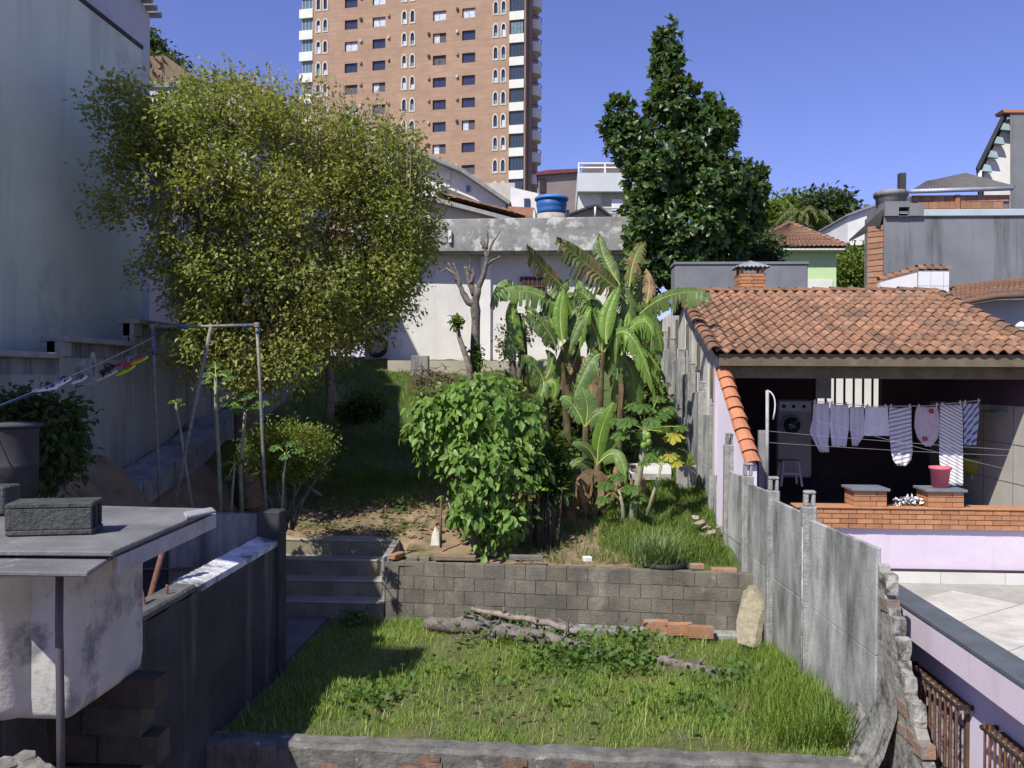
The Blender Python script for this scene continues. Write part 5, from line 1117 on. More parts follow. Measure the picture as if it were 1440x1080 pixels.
b2 = banana('banana plant left of centre whose leaf rises to the grey parapet with browned tip', [(812, 730), (800, 640), (795, 560), (790, 487)], 16.6, .12, .03)
banleaf(b2, (794, 405), (764, 376), (742, 347), 17, 16.4, 30, BNO, .9, .25)
banleaf(b2, (792, 484), (788, 440), (793, 408), 16.5, 16.7, 24, BNY, .1, .1)
banleaf(b2, (782, 490), (772, 468), (750, 440), 16.4, 16.2, 26, BN, .6, .3)
banleaf(b2, (790, 480), (772, 430), (800, 395), 16.9, 17.2, 34, BN, .5, .3); banleaf(b2, (795, 470), (830, 440), (856, 470), 16.9, 17.1, 34, BN, .6, .5)
banleaf(b2, (800, 480), (815, 455), (838, 440), 17, 17.3, 34, BN, .5, .3)
b3 = banana('banana plant with the largest ragged brown-edged leaf at the middle of the clump', [(834, 745), (838, 660), (842, 590), (848, 495)], 16.2, .14, .035)
banleaf(b3, (874, 412), (828, 374), (786, 338), 16.6, 15.8, 50, BNO, 1.0, .3)
banleaf(b3, (872, 402), (850, 362), (843, 332), 16.6, 16.9, 34, BN, .9, .2)
banleaf(b3, (853, 484), (855, 440), (872, 402), 16.2, 16.5, 26, BNY, .1, .15)
banleaf(b3, (850, 490), (832, 430), (812, 410), 16.6, 16.8, 40, BN, .7, .4); banleaf(b3, (848, 500), (830, 510), (806, 560), 16.3, 16, 30, BN, .6, .4)
banleaf(b3, (850, 480), (868, 500), (862, 560), 16.5, 16.6, 34, BN, .4, .3); banleaf(b3, (846, 485), (820, 440), (798, 430), 16.9, 17.3, 40, BN, .6, .5)
b4 = banana('banana plant at the right whose long leaf arches over the tile roof edge', [(858, 745), (866, 660), (872, 580), (876, 500)], 16.6, .13, .035)
banleaf(b4, (900, 442), (944, 415), (996, 413), 16.6, 15.6, 26, BN, .5, .5)
banleaf(b4, (885, 404), (893, 362), (906, 342), 17, 17.2, 30, BNO, .9, .25); banleaf(b4, (908, 432), (913, 402), (908, 380), 16.9, 17.1, 22, DRY, .9, .3)
banleaf(b4, (874, 500), (882, 466), (884, 438), 16.4, 16.6, 18, BNY, .1, .1)
banleaf(b4, (880, 470), (905, 452), (918, 474), 16.4, 16.2, 30, BNY, .6, .5); banleaf(b4, (884, 460), (915, 450), (930, 500), 16.9, 17.1, 30, BN, .7, .5)
banleaf(b4, (874, 405), (882, 430), (882, 470), 16.8, 16.7, 34, BN, .5, .3); banleaf(b4, (880, 440), (900, 410), (898, 380), 17.2, 17.5, 34, BN, .7, .4)
banleaf(b4, (876, 500), (890, 530), (892, 570), 16.7, 16.9, 34, BN, .6, .4)
b5 = banana('shorter banana plant with hanging brown leaves between the taller stems', [(822, 740), (818, 640), (816, 560), (812, 470)], 17.1, .12, .035)
banleaf(b5, (812, 480), (820, 430), (812, 395), 17.2, 17.4, 36, BN, .6, .3); banleaf(b5, (814, 490), (800, 530), (786, 560), 17, 16.9, 26, DRY, .8, .4)
banleaf(b5, (815, 500), (830, 540), (832, 600), 17, 16.8, 28, DRY, .8, .3); banleaf(b5, (812, 470), (785, 430), (768, 450), 17.2, 17.3, 32, BN, .7, .5)
for (a_, b_, c_) in (((812, 470), (795, 500), (780, 540)), ((815, 480), (848, 470), (856, 520)), ((813, 475), (805, 440), (820, 415))): banleaf(b5, a_, b_, c_, 17.3, 17.4, 34, BN, .6, .4)
b6 = banana('young banana plant with broad bright upright leaf near the white slab', [(840, 745), (840, 700), (840, 655)], 15.4, .09, .05)
banleaf(b6, (840, 655), (846, 605), (862, 568), 15.4, 15.3, 24, BNY, .05, .1); banleaf(b6, (840, 652), (856, 625), (880, 600), 15.4, 15.6, 20, BNY, .05, .15)
banleaf(b6, (838, 650), (826, 630), (806, 624), 15.4, 15.2, 17, BN, .1, .2); banleaf(b6, (842, 652), (868, 640), (880, 680), 15.4, 15.1, 22, BN, .1, .3)
banleaf(b6, (837, 655), (812, 650), (800, 668), 15.5, 15.3, 18, BN, .2, .4)
b7 = banana('small banana plant with one broad dark leaf in the middle of the bed', [(822, 690), (824, 640), (823, 600)], 16.0, .08, .05)
banleaf(b7, (823, 604), (826, 572), (818, 548), 16, 16, 34, BN, .05, .15); banleaf(b7, (822, 600), (806, 570), (790, 560), 16, 16, 24, BN, .3, .3); banleaf(b7, (824, 600), (846, 580), (862, 596), 16, 15.9, 24, BN, .3, .4)
b8 = banana('low banana shoot above the leafy bush with paired drooping leaves', [(768, 640), (768, 580), (764, 535)], 16.8, .07, .04)
banleaf(b8, (764, 533), (750, 512), (734, 502), 16.8, 16.6, 24, BN, .5, .5); banleaf(b8, (768, 532), (776, 508), (769, 494), 16.8, 16.8, 15, BN, .05, .1); banleaf(b8, (764, 535), (764, 545), (756, 562), 16.8, 16.6, 20, BN, .5, .4); banleaf(b8, (766, 540), (780, 540), (778, 562), 16.8, 16.7, 16, BNY, .1, .3)
# tattered lower and inner leaves filling the clump
for (bb, cx_, cy_, d_) in ((b3, 848, 495, 16.5), (b4, 876, 500, 16.8), (b5, 812, 475, 17.2), (b3, 846, 500, 16.9), (b5, 814, 480, 16.8)):
    for k in range(4):
        a = random.uniform(-2.4, .1); R_ = random.uniform(55, 95); hang = random.uniform(20, 70)
        banleaf(bb, (cx_+random.uniform(-4, 4), cy_), (cx_+math.cos(a)*R_*.5, cy_+math.sin(a)*R_*.55-14), (cx_+math.cos(a)*R_, cy_+math.sin(a)*R_*.5+hang), d_, d_+random.uniform(-.6, .5), random.uniform(13, 24), random.choice([BN, BN, BN, BNY, BNY, BNO]), random.uniform(.6, 1.0), random.uniform(.3, .7))
# dry leaf litter at the foot of the clump
dl = thing('dry_banana_litter', 'heap of brown dead banana leaves at the foot of the clump', 'dead leaves', W(820, 735, 15.4))
for k in range(46):
    a = W(random.uniform(770, 890), random.uniform(650, 700), random.uniform(15.0, 16)); c = a+Vector((random.uniform(-.35, .35), random.uniform(-.3, .1), -random.uniform(.3, .75))); q = MB(); pts = bez(a, (a+c)/2+Vector((random.uniform(-.2, .2), 0, .15)), c, 5); w = random.uniform(.04, .10); vs = []
    for i, p in enumerate(pts): s_ = Vector((math.cos(k), math.sin(k), .3))*w*(math.sin(math.pi*(i+.5)/6.2)); vs += [p-s_, p+s_+Vector((0, 0, .02))]
    q.add(vs, [(2*i, 2*i+1, 2*i+3, 2*i+2) for i in range(5)]); q.build('dry_leaf', DRY, dl)

# --- papaya plants
PAP = leafm('papaya_leaf', (.09, .17, .03), (.055, .12, .025), .3); PAPY = leafm('yellow_papaya_leaf', (.42, .40, .05), (.32, .30, .04), .3, .1)
def papaleaf(parent, c0, tip, R, m):
    """lobed fan leaf on a stalk"""
    c0, tip = Vector(c0), Vector(tip); q = MB(); q.tube(bez(c0, (c0+tip)/2+Vector((0, 0, .06)), tip, 4), .008, 4); st_ = q.build('leaf_stalk', RIB, parent)
    b = MB(); d = (tip-c0).normalized(); up = Vector((-.1, -.45, .9)).normalized(); sx = d.cross(up).normalized(); fw = up.cross(sx)
    for k in range(8):
        a = math.radians(-150+300*k/7); dr = (fw*-1*math.cos(a) if False else fw*math.cos(a))+sx*math.sin(a); L = R*(1-.35*abs(a)/2.7)*random.uniform(.85, 1.1); pd = dr.cross(up).normalized()
        dr2 = dr+Vector((0, 0, -.25)); b.add([tip, tip+dr*L*.5+pd*L*.2+Vector((0, 0, .01)), tip+dr2*L*.75+pd*L*.24, tip+dr2*L, tip+dr2*L*.75-pd*L*.24, tip+dr*L*.5-pd*L*.2], [(0, 1, 2, 3), (0, 3, 4, 5)])
    b.build('leaf_blade', m, st_)
def papaya(label, stem, d, r, crown, m=PAP, name='papaya_plant', group='papaya plants'):
    t = thing(name, label, 'papaya plant', W(*stem[0], d), group); q = MB(); q.tube([W(x, y, d) for x, y in stem], [r*(1-.35*i/(len(stem)-1)) for i in range(len(stem))], 8); q.build('stem', mat('papaya_stem', (.30, .32, .20), (.20, .21, .14), 8, bump=.4), t)
    c0 = W(*stem[-1], d)
    for (x, y, dd, R) in crown: papaleaf(t, c0, W(x, y, d+dd), R*d/F, m if not (x > 938 and y > 600 and x < 960) else PAPY)
    return t
p1 = papaya('papaya plant with a cluster of round green fruits near the white slab', [(887, 745), (893, 700), (902, 650), (907, 605)], 14.9, .07,
    [(885, 590, -.2, 20), (905, 572, 0, 22), (930, 582, .1, 20), (925, 560, .4, 18), (893, 570, .3, 20), (945, 612, -.2, 20), (875, 610, -.2, 18), (915, 590, -.4, 20), (940, 575, .3, 18), (868, 590, .1, 15), (955, 600, -.1, 16)])
for x, y in ((904, 618), (911, 613), (905, 626), (912, 622), (899, 612)):
    q = MB(); q.lathe(W(x, y, 14.8), [(.01, -.075), (.04, -.05), (.055, 0), (.04, .05), (.01, .07)], 10); q.build('fruit', mat('green_fruit', (.20, .33, .06), None, 4, rough=.4, bump=0), p1)
p2 = papaya('slender leaning papaya plant just right of the fruiting one', [(910, 725), (920, 690), (930, 655)], 14.6, .035, [(918, 640, 0, 16), (940, 640, 0, 18), (950, 650, -.1, 14), (928, 632, .1, 15), (908, 650, -.2, 12)])
p5 = papaya('low papaya plant with drooping dark leaves at the foot of the banana stems', [(878, 745), (875, 710), (870, 690)], 14.8, .04, [(855, 680, -.1, 18), (885, 685, -.2, 18), (868, 670, 0, 18), (895, 700, -.2, 14), (850, 700, -.3, 15)])
YG = 'young papaya stems behind the tank shed'
p3 = papaya('young green stem with a tiny leaf tuft, leftmost behind the pipe frame', [(272, 725), (262, 660), (253, 600), (247, 570)], 12.2, .028, [(243, 564, 0, 9), (250, 562, 0, 9), (255, 568, 0, 7)], group=YG)
p4 = papaya('tall straight young papaya stem between the pipe frame posts', [(310, 722), (308, 650), (304, 580), (303, 530)], 12.2, .034, [(292, 525, 0, 15), (312, 522, 0, 16), (303, 512, .1, 14), (320, 530, -.2, 13), (290, 535, -.2, 12)], group=YG)
p6 = papaya('young papaya stem with an umbrella of pale leaves right of the tallest stem', [(340, 722), (338, 660), (342, 610), (345, 580)], 12.4, .032, [(325, 565, 0, 18), (345, 556, 0, 20), (365, 566, 0, 18), (335, 572, -.2, 18), (357, 574, -.2, 16)], group=YG)
p7 = papaya('short leafy young papaya stem low beside the round shrub', [(325, 722), (327, 690), (330, 655)], 12.3, .024, [(320, 650, 0, 10), (338, 648, 0, 10), (330, 640, 0, 10), (322, 670, -.2, 9)], group=YG)
p8 = papaya('young papaya with blue-green leaves in front of the round shrub', [(396, 740), (398, 680), (402, 640)], 11.6, .018, [(388, 628, 0, 14), (405, 622, 0, 15), (418, 632, 0, 14), (400, 640, -.2, 12)], group=YG)

# --- leafy bush in the bed
bu = thing('large_leafy_bush', 'big bright green bush with drooping pointed leaves at the edge of the bed', 'bush', W(685, 780, 13.6))
B3 = blobs_px([(625, 590, 13.7, 50, 42, .6), (680, 575, 13.9, 60, 45, .8), (735, 600, 14.0, 42, 50, .6), (650, 640, 13.6, 50, 45, .7), (700, 650, 13.6, 60, 50, .8), (745, 650, 13.8, 32, 40, .5), (670, 700, 13.5, 45, 42, .6), (715, 715, 13.5, 35, 40, .5), (600, 580, 13.7, 28, 28, .4), (610, 620, 13.6, 30, 30, .4), (690, 750, 13.4, 28, 22, .35), (640, 550, 14, 25, 22, .4), (690, 540, 14.2, 30, 20, .4)])
P_, K_, D_ = cloud([(c, (r[0]*.97, r[1], r[2]*.97)) for c, r in B3], 620, .36); P_ += rng.normal(size=P_.shape)*.05; per = 9; n = len(P_); T_ = np.repeat(P_, per, 0)+rng.normal(size=(n*per, 3))*.07
A_ = np.repeat(D_, per, 0)*.5+rng.normal(size=(n*per, 3))*.5+np.array([0, -.1, -.85]); N_ = np.repeat(D_, per, 0)*.8+np.array([0, -.3, .8])+rng.normal(size=(n*per, 3))*.3
sz = rng.uniform(.08, .20, n*per); LBU = leafm('bush_leaf', (.18, .30, .05), (.10, .20, .035), .3, .25, .45, .4)
big = (T_[:, 1] < 13.9) & (sz > .175); ib = np.where(big)[0][:260]; rest = np.setdiff1d(np.arange(len(T_)), ib)
leaves('foliage', T_[rest], A_[rest], N_[rest], sz[rest], LBU, bu, LEAF, 'stuff', 1.0)
lt = LEAF[0].copy(); lt[:, 0] *= 1.0; lme = bpy.data.meshes.new('leaf'); lme.from_pydata([tuple(v*.19) for v in lt], [], LEAF[1]); lme.materials.append(mat('bush_leaf_single', (.18, .31, .05), (.11, .21, .038), 1.5, rough=.45, bump=0, var=.25, transl=.3)); lme.update()
for i in ib:
    y_ = Vector(A_[i]).normalized(); x_ = y_.cross(Vector(N_[i])).normalized(); z_ = x_.cross(y_); R_ = Matrix((x_, y_, z_)).transposed(); place('leaf', lme, T_[i], bu, R_.to_euler())
q = MB()
for k in range(13):
    c, r = B3[k % len(B3)]; p, rd = tapered(W(random.uniform(672, 695), 782, 13.45), c, .035, .012, 6, .08); q.tube(p, rd, 6)
q.tube(bez(W(690, 780, 13.4), W(650, 770, 13.3), W(628, 700, 13.5)), [.03, .028, .024, .02, .018, .015, .012], 6)
q.build('stems', BARKL, bu)
# dark cane clump
cc = thing('dark_cane_clump', 'dark upright cane clump with stiff leaves between the bush and banana stems', 'shrub', W(762, 785, 14.0))
for k in range(26):
    x = random.uniform(742, 785); p0 = W(x, 785, 13.9+random.uniform(-.2, .35)); q = MB(); h = random.uniform(.7, 1.35); p1 = p0+Vector((random.uniform(-.1, .1), random.uniform(-.08, .08), h)); q.tube([p0, p1], [.016, .012], 6); q.build('cane', mat('dark_cane', (.045, .05, .03), (.08, .07, .045), 8, bump=.3), cc)
P_, K_, D_ = cloud(blobs_px([(755, 655, 14.1, 28, 28, .35), (770, 640, 14.1, 22, 22, .3), (782, 680, 14.1, 20, 22, .3)]), 150); n = len(P_); per = 6; T_ = np.repeat(P_, per, 0); A_ = rng.normal(size=(n*per, 3))*.5+np.array([0, 0, .35])+np.repeat(D_, per, 0)*.5
leaves('foliage', T_, A_, rng.normal(size=(n*per, 3))*.3+np.array([0, 0, 1]), rng.uniform(.15, .28, n*per), leafm('cane_leaf', (.055, .11, .022), (.03, .065, .016), .2), cc, LEAF, 'stuff', .6)
# lemongrass
def tuft(name, label, cat, c, n, L, spread, m, lean=0, wid=.35, group=None, kindp=True):
    t = thing(name, label, cat, c, group); T_ = np.array([tuple(c)])+rng.normal(size=(n, 3))*np.array([spread, spread, .01]); a = rng.random(n)*6.28; e = rng.uniform(.1, .75, n); A_ = np.stack([np.cos(a)*e+lean, np.sin(a)*e, np.ones(n)], 1)
    leaves('blades', T_, A_, np.stack([np.cos(a), np.sin(a), np.full(n, .2)], 1), rng.uniform(L*.6, L*1.1, n), m, t, (BLADE[0]*np.array([1, 1, 1]) @ np.array([[1, 0, 0], [0, 0, 1], [0, 1, 0]]), BLADE[1]), 'stuff', wid); return t
tuft('lemongrass_clump', 'pale spiky lemongrass clump in a tyre ring at the bed edge', 'grass clump', W(922, 792, 13.1), 420, .62, .14, leafm('lemongrass', (.20, .27, .10), (.13, .19, .065), .2), wid=.28)
q = MB(); c0 = W(935, 795, 12.95); vs = []; N1, N2 = 22, 6
for i in range(N1):
    a_ = 2*math.pi*i/N1
    for k in range(N2): b_ = 2*math.pi*k/N2; R_ = .27+.05*math.cos(b_); vs.append((c0.x+R_*math.cos(a_), c0.y+.1+R_*math.sin(a_), c0.z+.05*math.sin(b_)))
q.add(vs, [(i*N2+k, i*N2+(k+1) % N2, ((i+1) % N1)*N2+(k+1) % N2, ((i+1) % N1)*N2+k) for i in range(N1) for k in range(N2)], True)
tag(q.build('half_buried_tyre', mat('rubber', (.02, .02, .022)), at=c0), 'grey half buried tyre ring round the lemongrass on the bed', 'tyre')
# round shrub
rs = thing('round_clipped_shrub', 'rounded yellow-topped shrub on thin stems behind the dark wall pillar', 'shrub', W(405, 730, 12.9))
B4 = blobs_px([(405, 625, 13, 52, 32, .6), (440, 630, 13.1, 32, 32, .5), (370, 635, 13, 34, 34, .5), (410, 655, 13, 50, 22, .55)])
P_, K_, D_ = cloud(B4, 750, .3); T_, A_, N_ = twigs_to_leaves(P_, D_+np.array([0, 0, .4]), 12, .06, -.2); leaves('foliage', T_, A_, N_, rng.uniform(.035, .065, len(T_)), leafm('clipped_leaf', (.19, .215, .03), (.10, .14, .024), .3), rs, LEAF, 'stuff')
q = MB()
for x0, x1, y1 in ((390, 372, 690), (402, 400, 670), (398, 425, 675), (412, 440, 680), (404, 385, 660), (408, 418, 655), (396, 450, 668)): q.tube([W(x0+random.uniform(-3, 3), 745, 12.9), W((x0+x1)/2, 705, 12.9), W(x1, y1, 13), W(x1+(x1-x0)*.3, y1-30, 13)], [.028, .022, .015, .008], 6)
q.build('stems', BARK, rs)
# thick shaded trunk and small plants in the shade
o = thing('cut_tree', 'thick grey tree trunk in shade behind the young papaya stems', 'tree', W(338, 735, 15.5)); MB().tube([W(338, 735, 15.5), W(342, 640, 15.5), W(340, 560, 15.5)], [.17, .15, .14], 10).build('trunk', mat('shaded_bark', (.08, .07, .055), (.045, .04, .03), 10, bump=1), o)  # bark colour darkened to put the trunk in shade
bushtree('shaded_citrus_shrub', 'small dark green shrub on the shaded slope below the tyre', [(515, 572, 18.6, 24, 16, .35), (495, 578, 18.6, 18, 12, .3)], 150, 10, .12, leafm('dull_green_leaf', (.07, .10, .02)), W(510, 592, 18.6), .08, cat='shrub')
tuft('sword_leaf_plant', 'clump of pale sword shaped leaves beside the slim grey trunk', 'plant', W(476, 565, 17.2), 9, .62, .07, leafm('sword_leaf', (.25, .30, .16), (.2, .25, .12), .1), wid=1.3)
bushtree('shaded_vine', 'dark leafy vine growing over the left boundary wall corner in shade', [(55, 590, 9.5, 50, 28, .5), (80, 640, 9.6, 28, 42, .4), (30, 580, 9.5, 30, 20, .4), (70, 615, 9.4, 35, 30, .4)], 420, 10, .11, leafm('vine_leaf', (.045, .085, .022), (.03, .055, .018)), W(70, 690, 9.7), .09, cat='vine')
bushtree('twiggy_shrub', 'loose twiggy shrub with brownish leaves before the white wall', [(722, 475, 20.8, 22, 26, .4), (738, 460, 20.8, 20, 20, .3), (715, 495, 20.8, 14, 16, .3)], 130, 7, .10, leafm('brown_green_leaf', (.11, .12, .035), (.09, .06, .03)), W(726, 550, 20.8), .08, cat='shrub')
bushtree('reedy_shrub', 'tall thin reedy shrub between the banana clump and the fence', [(905, 520, 19.5, 12, 45, .3), (918, 560, 19.0, 14, 40, .3), (895, 560, 19, 12, 40, .3)], 220, 7, .16, leafm('reed_leaf', (.16, .17, .06), (.10, .12, .04)), W(906, 620, 18.8), .08, cat='shrub')
bushtree('bed_filler_shrub', 'low leafy shrub filling the gap left of the fruiting papaya', [(800, 600, 17.4, 50, 40, .5), (850, 620, 17.6, 40, 35, .4), (780, 640, 16.4, 30, 25, .4), (770, 600, 17.6, 30, 30, .4)], 260, 9, .16, leafm('filler_leaf', (.06, .11, .022), (.04, .075, .018)), W(810, 680, 17.0), .12, cat='shrub')

# ================================================================== GRASS
def grass(name, label, cat, n, fpt, L, m, wid=1.0, tall=None):
    """fpt(n) -> points"""
    T_ = fpt(n); n = len(T_); a = rng.random(n)*6.28; e = rng.uniform(.05, .7, n); A_ = np.stack([np.cos(a)*e, np.sin(a)*e, np.ones(n)], 1); sz = rng.uniform(L*.45, L*1.15, n)
    if tall is not None: sz *= tall(T_)
    tb_ = BLADE[0][:, [0, 2, 1]].copy(); tb_[:, 2] *= .6
    me_o = leaves(name, T_, A_, np.stack([np.cos(a), np.sin(a), np.full(n, .25)], 1), sz, m, None, (tb_, BLADE[1]), 'stuff', wid); me_o['label'] = label; me_o['category'] = cat; return me_o
vn = lambda x, y, s: np.sin(x*s+1.3*np.sin(y*s*.7))*np.cos(y*s*1.1+.8*np.sin(x*s*.9))
LGR = leafm('lawn_grass_leaf', (.30, .385, .075), (.165, .27, .045), .35, .3)
def lawn(n):
    x = rng.uniform(-3.35, 2.88, n); y = rng.uniform(8.6, 12.98, n); d = .78+.30*vn(x, y, 2.2)+.25*vn(x+3, y, 5.1); k = rng.random(n) < d+.15; return np.stack([x[k], y[k], np.full(k.sum(), -.01)], 1)
grass('lawn_grass', 'uneven sunlit green grass covering the small lawn', 'grass', 120000, lawn, .075, LGR, 1.25, lambda T: 1+.55*np.clip(vn(T[:, 0]+1, T[:, 1]+2, 1.7), -1, 1)+.3*vn(T[:, 0], T[:, 1], 4.3))
def wild(n):
    x = 2.85-np.abs(rng.normal(0, .55, n)); y = rng.uniform(8.7, 11.8, n); k = x > .9; return np.stack([x[k], y[k], np.full(k.sum(), 0)], 1)
grass('tall_fence_grass', 'tall bright wild grass growing against the near fence plates', 'grass', 7000, wild, .34, leafm('wild_grass_leaf', (.20, .29, .04), (.12, .20, .03), .35, .3), .42, lambda T: np.clip(1.25-(2.85-T[:, 0])*.75, .25, 1.3)*np.clip(1.2-.2*(T[:, 1]-9.5), .6, 1.2))
grass('dry_grass_tufts', 'scattered straw coloured and taller blades standing in the lawn', 'grass', 5200, lawn, .17, leafm('straw_blade', (.42, .38, .16), (.22, .30, .06), .2, .3), .55)
# broad-leaved weeds on the lawn
def weeds(name, label, spots, m):
    TT = []
    for (px, py, r, n) in spots:
        c = GZ(px, py, 0); P = np.array([tuple(c)])+rng.normal(size=(n, 3))*np.array([r, r, .0]); P[:, 2] = rng.uniform(.02, .17, n); TT.append(P)
    T_ = np.concatenate(TT); n = len(T_); T_[:, 1] = np.minimum(T_[:, 1], 12.9); o = leaves(name, T_, rng.normal(size=(n, 3))+np.array([0, 0, .3]), rng.normal(size=(n, 3))*.4+np.array([0, 0, 1.]), rng.uniform(.05, .11, n), m, None, LEAF, 'stuff', 1.3); o['label'] = label; o['category'] = 'weeds'
weeds('lawn_weeds', 'darker broad leaved weeds scattered over the lawn', [(800, 935, .3, 420), (880, 935, .25, 260), (900, 905, .2, 150), (500, 880, .12, 160), (720, 900, .3, 250), (640, 960, .5, 120), (520, 990, .2, 160), (740, 990, .6, 120), (960, 1000, .4, 120), (700, 880, .25, 200), (830, 920, .3, 200), (1040, 960, .25, 200)], leafm('weed_leaf', (.10, .18, .035), (.06, .12, .025), .3))
def slope_pts(regs):
    def f(n):
        out = []
        for (x0, x1, y0, y1, w) in regs:
            m = int(n*w); x = rng.uniform(x0, x1, m); y = rng.uniform(y0, y1, m); k = rng.random(m) < .55+.45*vn(x, y, 2.3); out.append(np.stack([x[k], y[k], tz(x[k], y[k])-.01], 1))
        return np.concatenate(out)
    return f
grass('slope_grass', 'rough grass on the garden slope below the white house', 'grass', 110000, slope_pts([(-6.6, .9, 16.6, 24.5, .62), (-6.4, -1.0, 15.6, 17.2, .22), (.6, 2.5, 13.2, 20, .28), (-1.0, .6, 17.0, 23, .05)]), .15, leafm('slope_grass_leaf', (.20, .27, .045), (.11, .18, .03), .3, .3), 1.1)
def bedw(n):
    x = 2.5-3.4*rng.random(n)**1.5; y = rng.uniform(13.15, 17, n); return np.stack([x, y, tz(x, y)], 1)
grass('fern_like_weeds', 'bright feathery weeds on the bed beside the fence foot', 'weeds', 9500, bedw, .17, leafm('feather_weed_leaf', (.14, .22, .035), (.09, .155, .025), .35), .7)
def liton(n):
    x = rng.uniform(-6, 1.0, n); y = rng.uniform(14.2, 17, n); return np.stack([x, y, tz(x, y)+.015], 1)
T_ = liton(1500); o = leaves('fallen_leaves', T_, rng.normal(size=(len(T_), 3))*np.array([1, 1, .1]), np.tile([0, 0, 1.], (len(T_), 1))+rng.normal(size=(len(T_), 3))*.3, rng.uniform(.05, .11, len(T_)), leafm('fallen_leaf', (.28, .20, .09), (.16, .10, .05), .05), None, LEAF, 'stuff', 1.1); o['label'] = 'dry fallen leaves littering the dirt of the garden'; o['category'] = 'fallen leaves'
# clods and pebbles
q = MB()
for k in range(240):
    x = random.uniform(-4.6, -.6); y = random.gauss(15.3, .7); r = random.uniform(.015, .06)
    if y > 14.05: ico(q, (x, y, float(tz(x, y))+r*.3), r, (1.3, 1, .7), .35, k)
tag(q.build('dirt_clods', DIRT, kind='stuff'), 'loose clods of brown earth on the dug patch above the steps', 'clods')
# ================================================================== SMALL THINGS
# pipe frame (clothes gallows)
pf = thing('pipe_frame', 'tall rusty pipe frame with a slanting brace that carries the washing line', 'clothesline frame', W(290, 720, 11.3))
E = 11.3; q = lambda *p: [W(x, y, E) for x, y in p]
MB().tube(q((226, 730), (222, 640), (218, 560), (215, 462)), .022, 8).build('pole', METAL, pf)
MB().tube(q((374, 730), (370, 640), (366, 540), (361, 459)), .022, 8).build('pole', METAL, pf)
MB().tube(q((214, 460), (290, 459), (362, 457)), .021, 8).build('crossbar', METAL, pf)
MB().tube([W(297, 458, 11.24), W(270, 590, 11.1), W(243, 722, 10.95)], .026, 8).build('brace', METAL, pf)
BT = mat('blue_tape', (.03, .11, .27), None, 3, rough=.4, bump=0)
for (x, y, dx, dy) in ((217, 470, 0, 3), (217, 493, 0, 6), (255, 459, 5, 0), (262, 461, 3, 0), (346, 458, 4, 0), (362, 466, 0, 3)): MB().tube([W(x-dx, y-dy, E), W(x+dx, y+dy, E)], .026, 8).build('tape_wrap', BT, pf)
for (x, y) in ((214.5, 460), (361.5, 457.5)): MB().cbox(W(x, y, E), (.075, .06, .075)).build('elbow', METAL, pf, bevel=.015)
o = MB().tube([W(232, 600, 11.4), W(236, 560, 11.5)], .01, 4)
ln_a, ln_b = W(216, 474, 11.3), W(-60, 592, 7.6)
o = MB().tube(bez(ln_a, (ln_a+ln_b)/2+Vector((0, 0, -.08)), ln_b, 16), .006, 5).build('washing_line', GALV); tag(o, 'grey line running left from the pipe frame with sandals pegged on it', 'washing line')
ln_c, ln_d = W(216, 492, 11.3), W(-60, 590, 8.2)
o = MB().tube(bez(ln_c, (ln_c+ln_d)/2+Vector((0, 0, -.05)), ln_d, 16), .006, 5).build('washing_line', BT); tag(o, 'thin blue line under the grey washing line on the left', 'washing line')
def Lp(px):     # depth of the line at pixel column
    for t in np.linspace(0, 1, 400):
        v = ln_a.lerp(ln_b, t); w = CR.inverted() @ (v-EYE); x = 720+w.x/-w.z*F
        if x <= px: return v.y
    return ln_b.y
def sandal(label, a, c, wpx, col, strap, grp='sandals pegged on the left washing line', up=None):
    d = Lp((a[0]+c[0])/2); A, B = W(*a, d), W(*c, d+.18); t = thing('hung_sandal', label, 'sandal', (A+B)/2, grp); w = wpx*d/F
    ax = (B-A).normalized(); L = (B-A).length; up_ = Vector((0, -.25, 1)); sx = ax.cross(up_).normalized(); up_ = sx.cross(ax); pts = []
    for k in range(16):
        a_ = 2*math.pi*k/16; r = 1+.12*math.cos(a_); pts.append((A+B)/2+ax*math.cos(a_)*L/2+sx*math.sin(a_)*w*.5*(1+.18*math.cos(a_)))
    m = mat('sole_'+strap_name(col), col, None, 3, bump=0); MB().prism(pts, up_*-.022).build('sole', m, t, bevel=.004)
    c1 = (A+B)/2+ax*L*.18; sm = mat('strap_'+strap_name(strap), strap, None, 3, bump=0)
    for s_ in (-1, 1): MB().tube(bez(c1+ax*L*.12, c1+up_*.07+sx*s_*w*.3, c1-ax*L*.18+sx*s_*w*.45), .009, 5).build('strap', sm, t)
    pk = A.lerp(B, .3); tp = Vector(pk); tp.z += .16; MB().tube([pk, tp], .007, 4).build('peg', WOODO if col[0] < .5 else METAL, t)
    return t
def strap_name(c): return {(.75, .78, .76): 'white', (.03, .03, .03): 'black', (.30, .28, .24): 'grey', (.62, .55, .35): 'cream', (.50, .04, .05): 'red', (.60, .65, .03): 'lime', (.06, .35, .50): 'cyan'}[c]
wh_, bk, gy, crm, rd, lm, cy_ = (.75, .78, .76), (.03, .03, .03), (.30, .28, .24), (.62, .55, .35), (.50, .04, .05), (.60, .65, .03), (.06, .35, .50)
sandal('large white soled sandal with black straps, leftmost on the line', (44, 549), (82, 543), 13, wh_, bk)
sandal('white sandal tilted upward, second from the left on the line', (76, 543), (100, 530), 10, wh_, bk)
sandal('smaller white sandal with dark straps, third from the left on the line', (100, 539), (122, 527), 10, wh_, bk)
sandal('grey sole hanging upright in the middle of the line', (106, 549), (118, 504), 9, gy, gy)
sandal('grey sole hanging upright just right of the other upright one', (133, 545), (130, 494), 9, gy, gy)
sandal('cream coloured sandal lying low under the line', (122, 540), (165, 520), 9, crm, bk)
sandal('black sandal between the cream one and the red ones', (140, 524), (162, 512), 12, bk, bk)
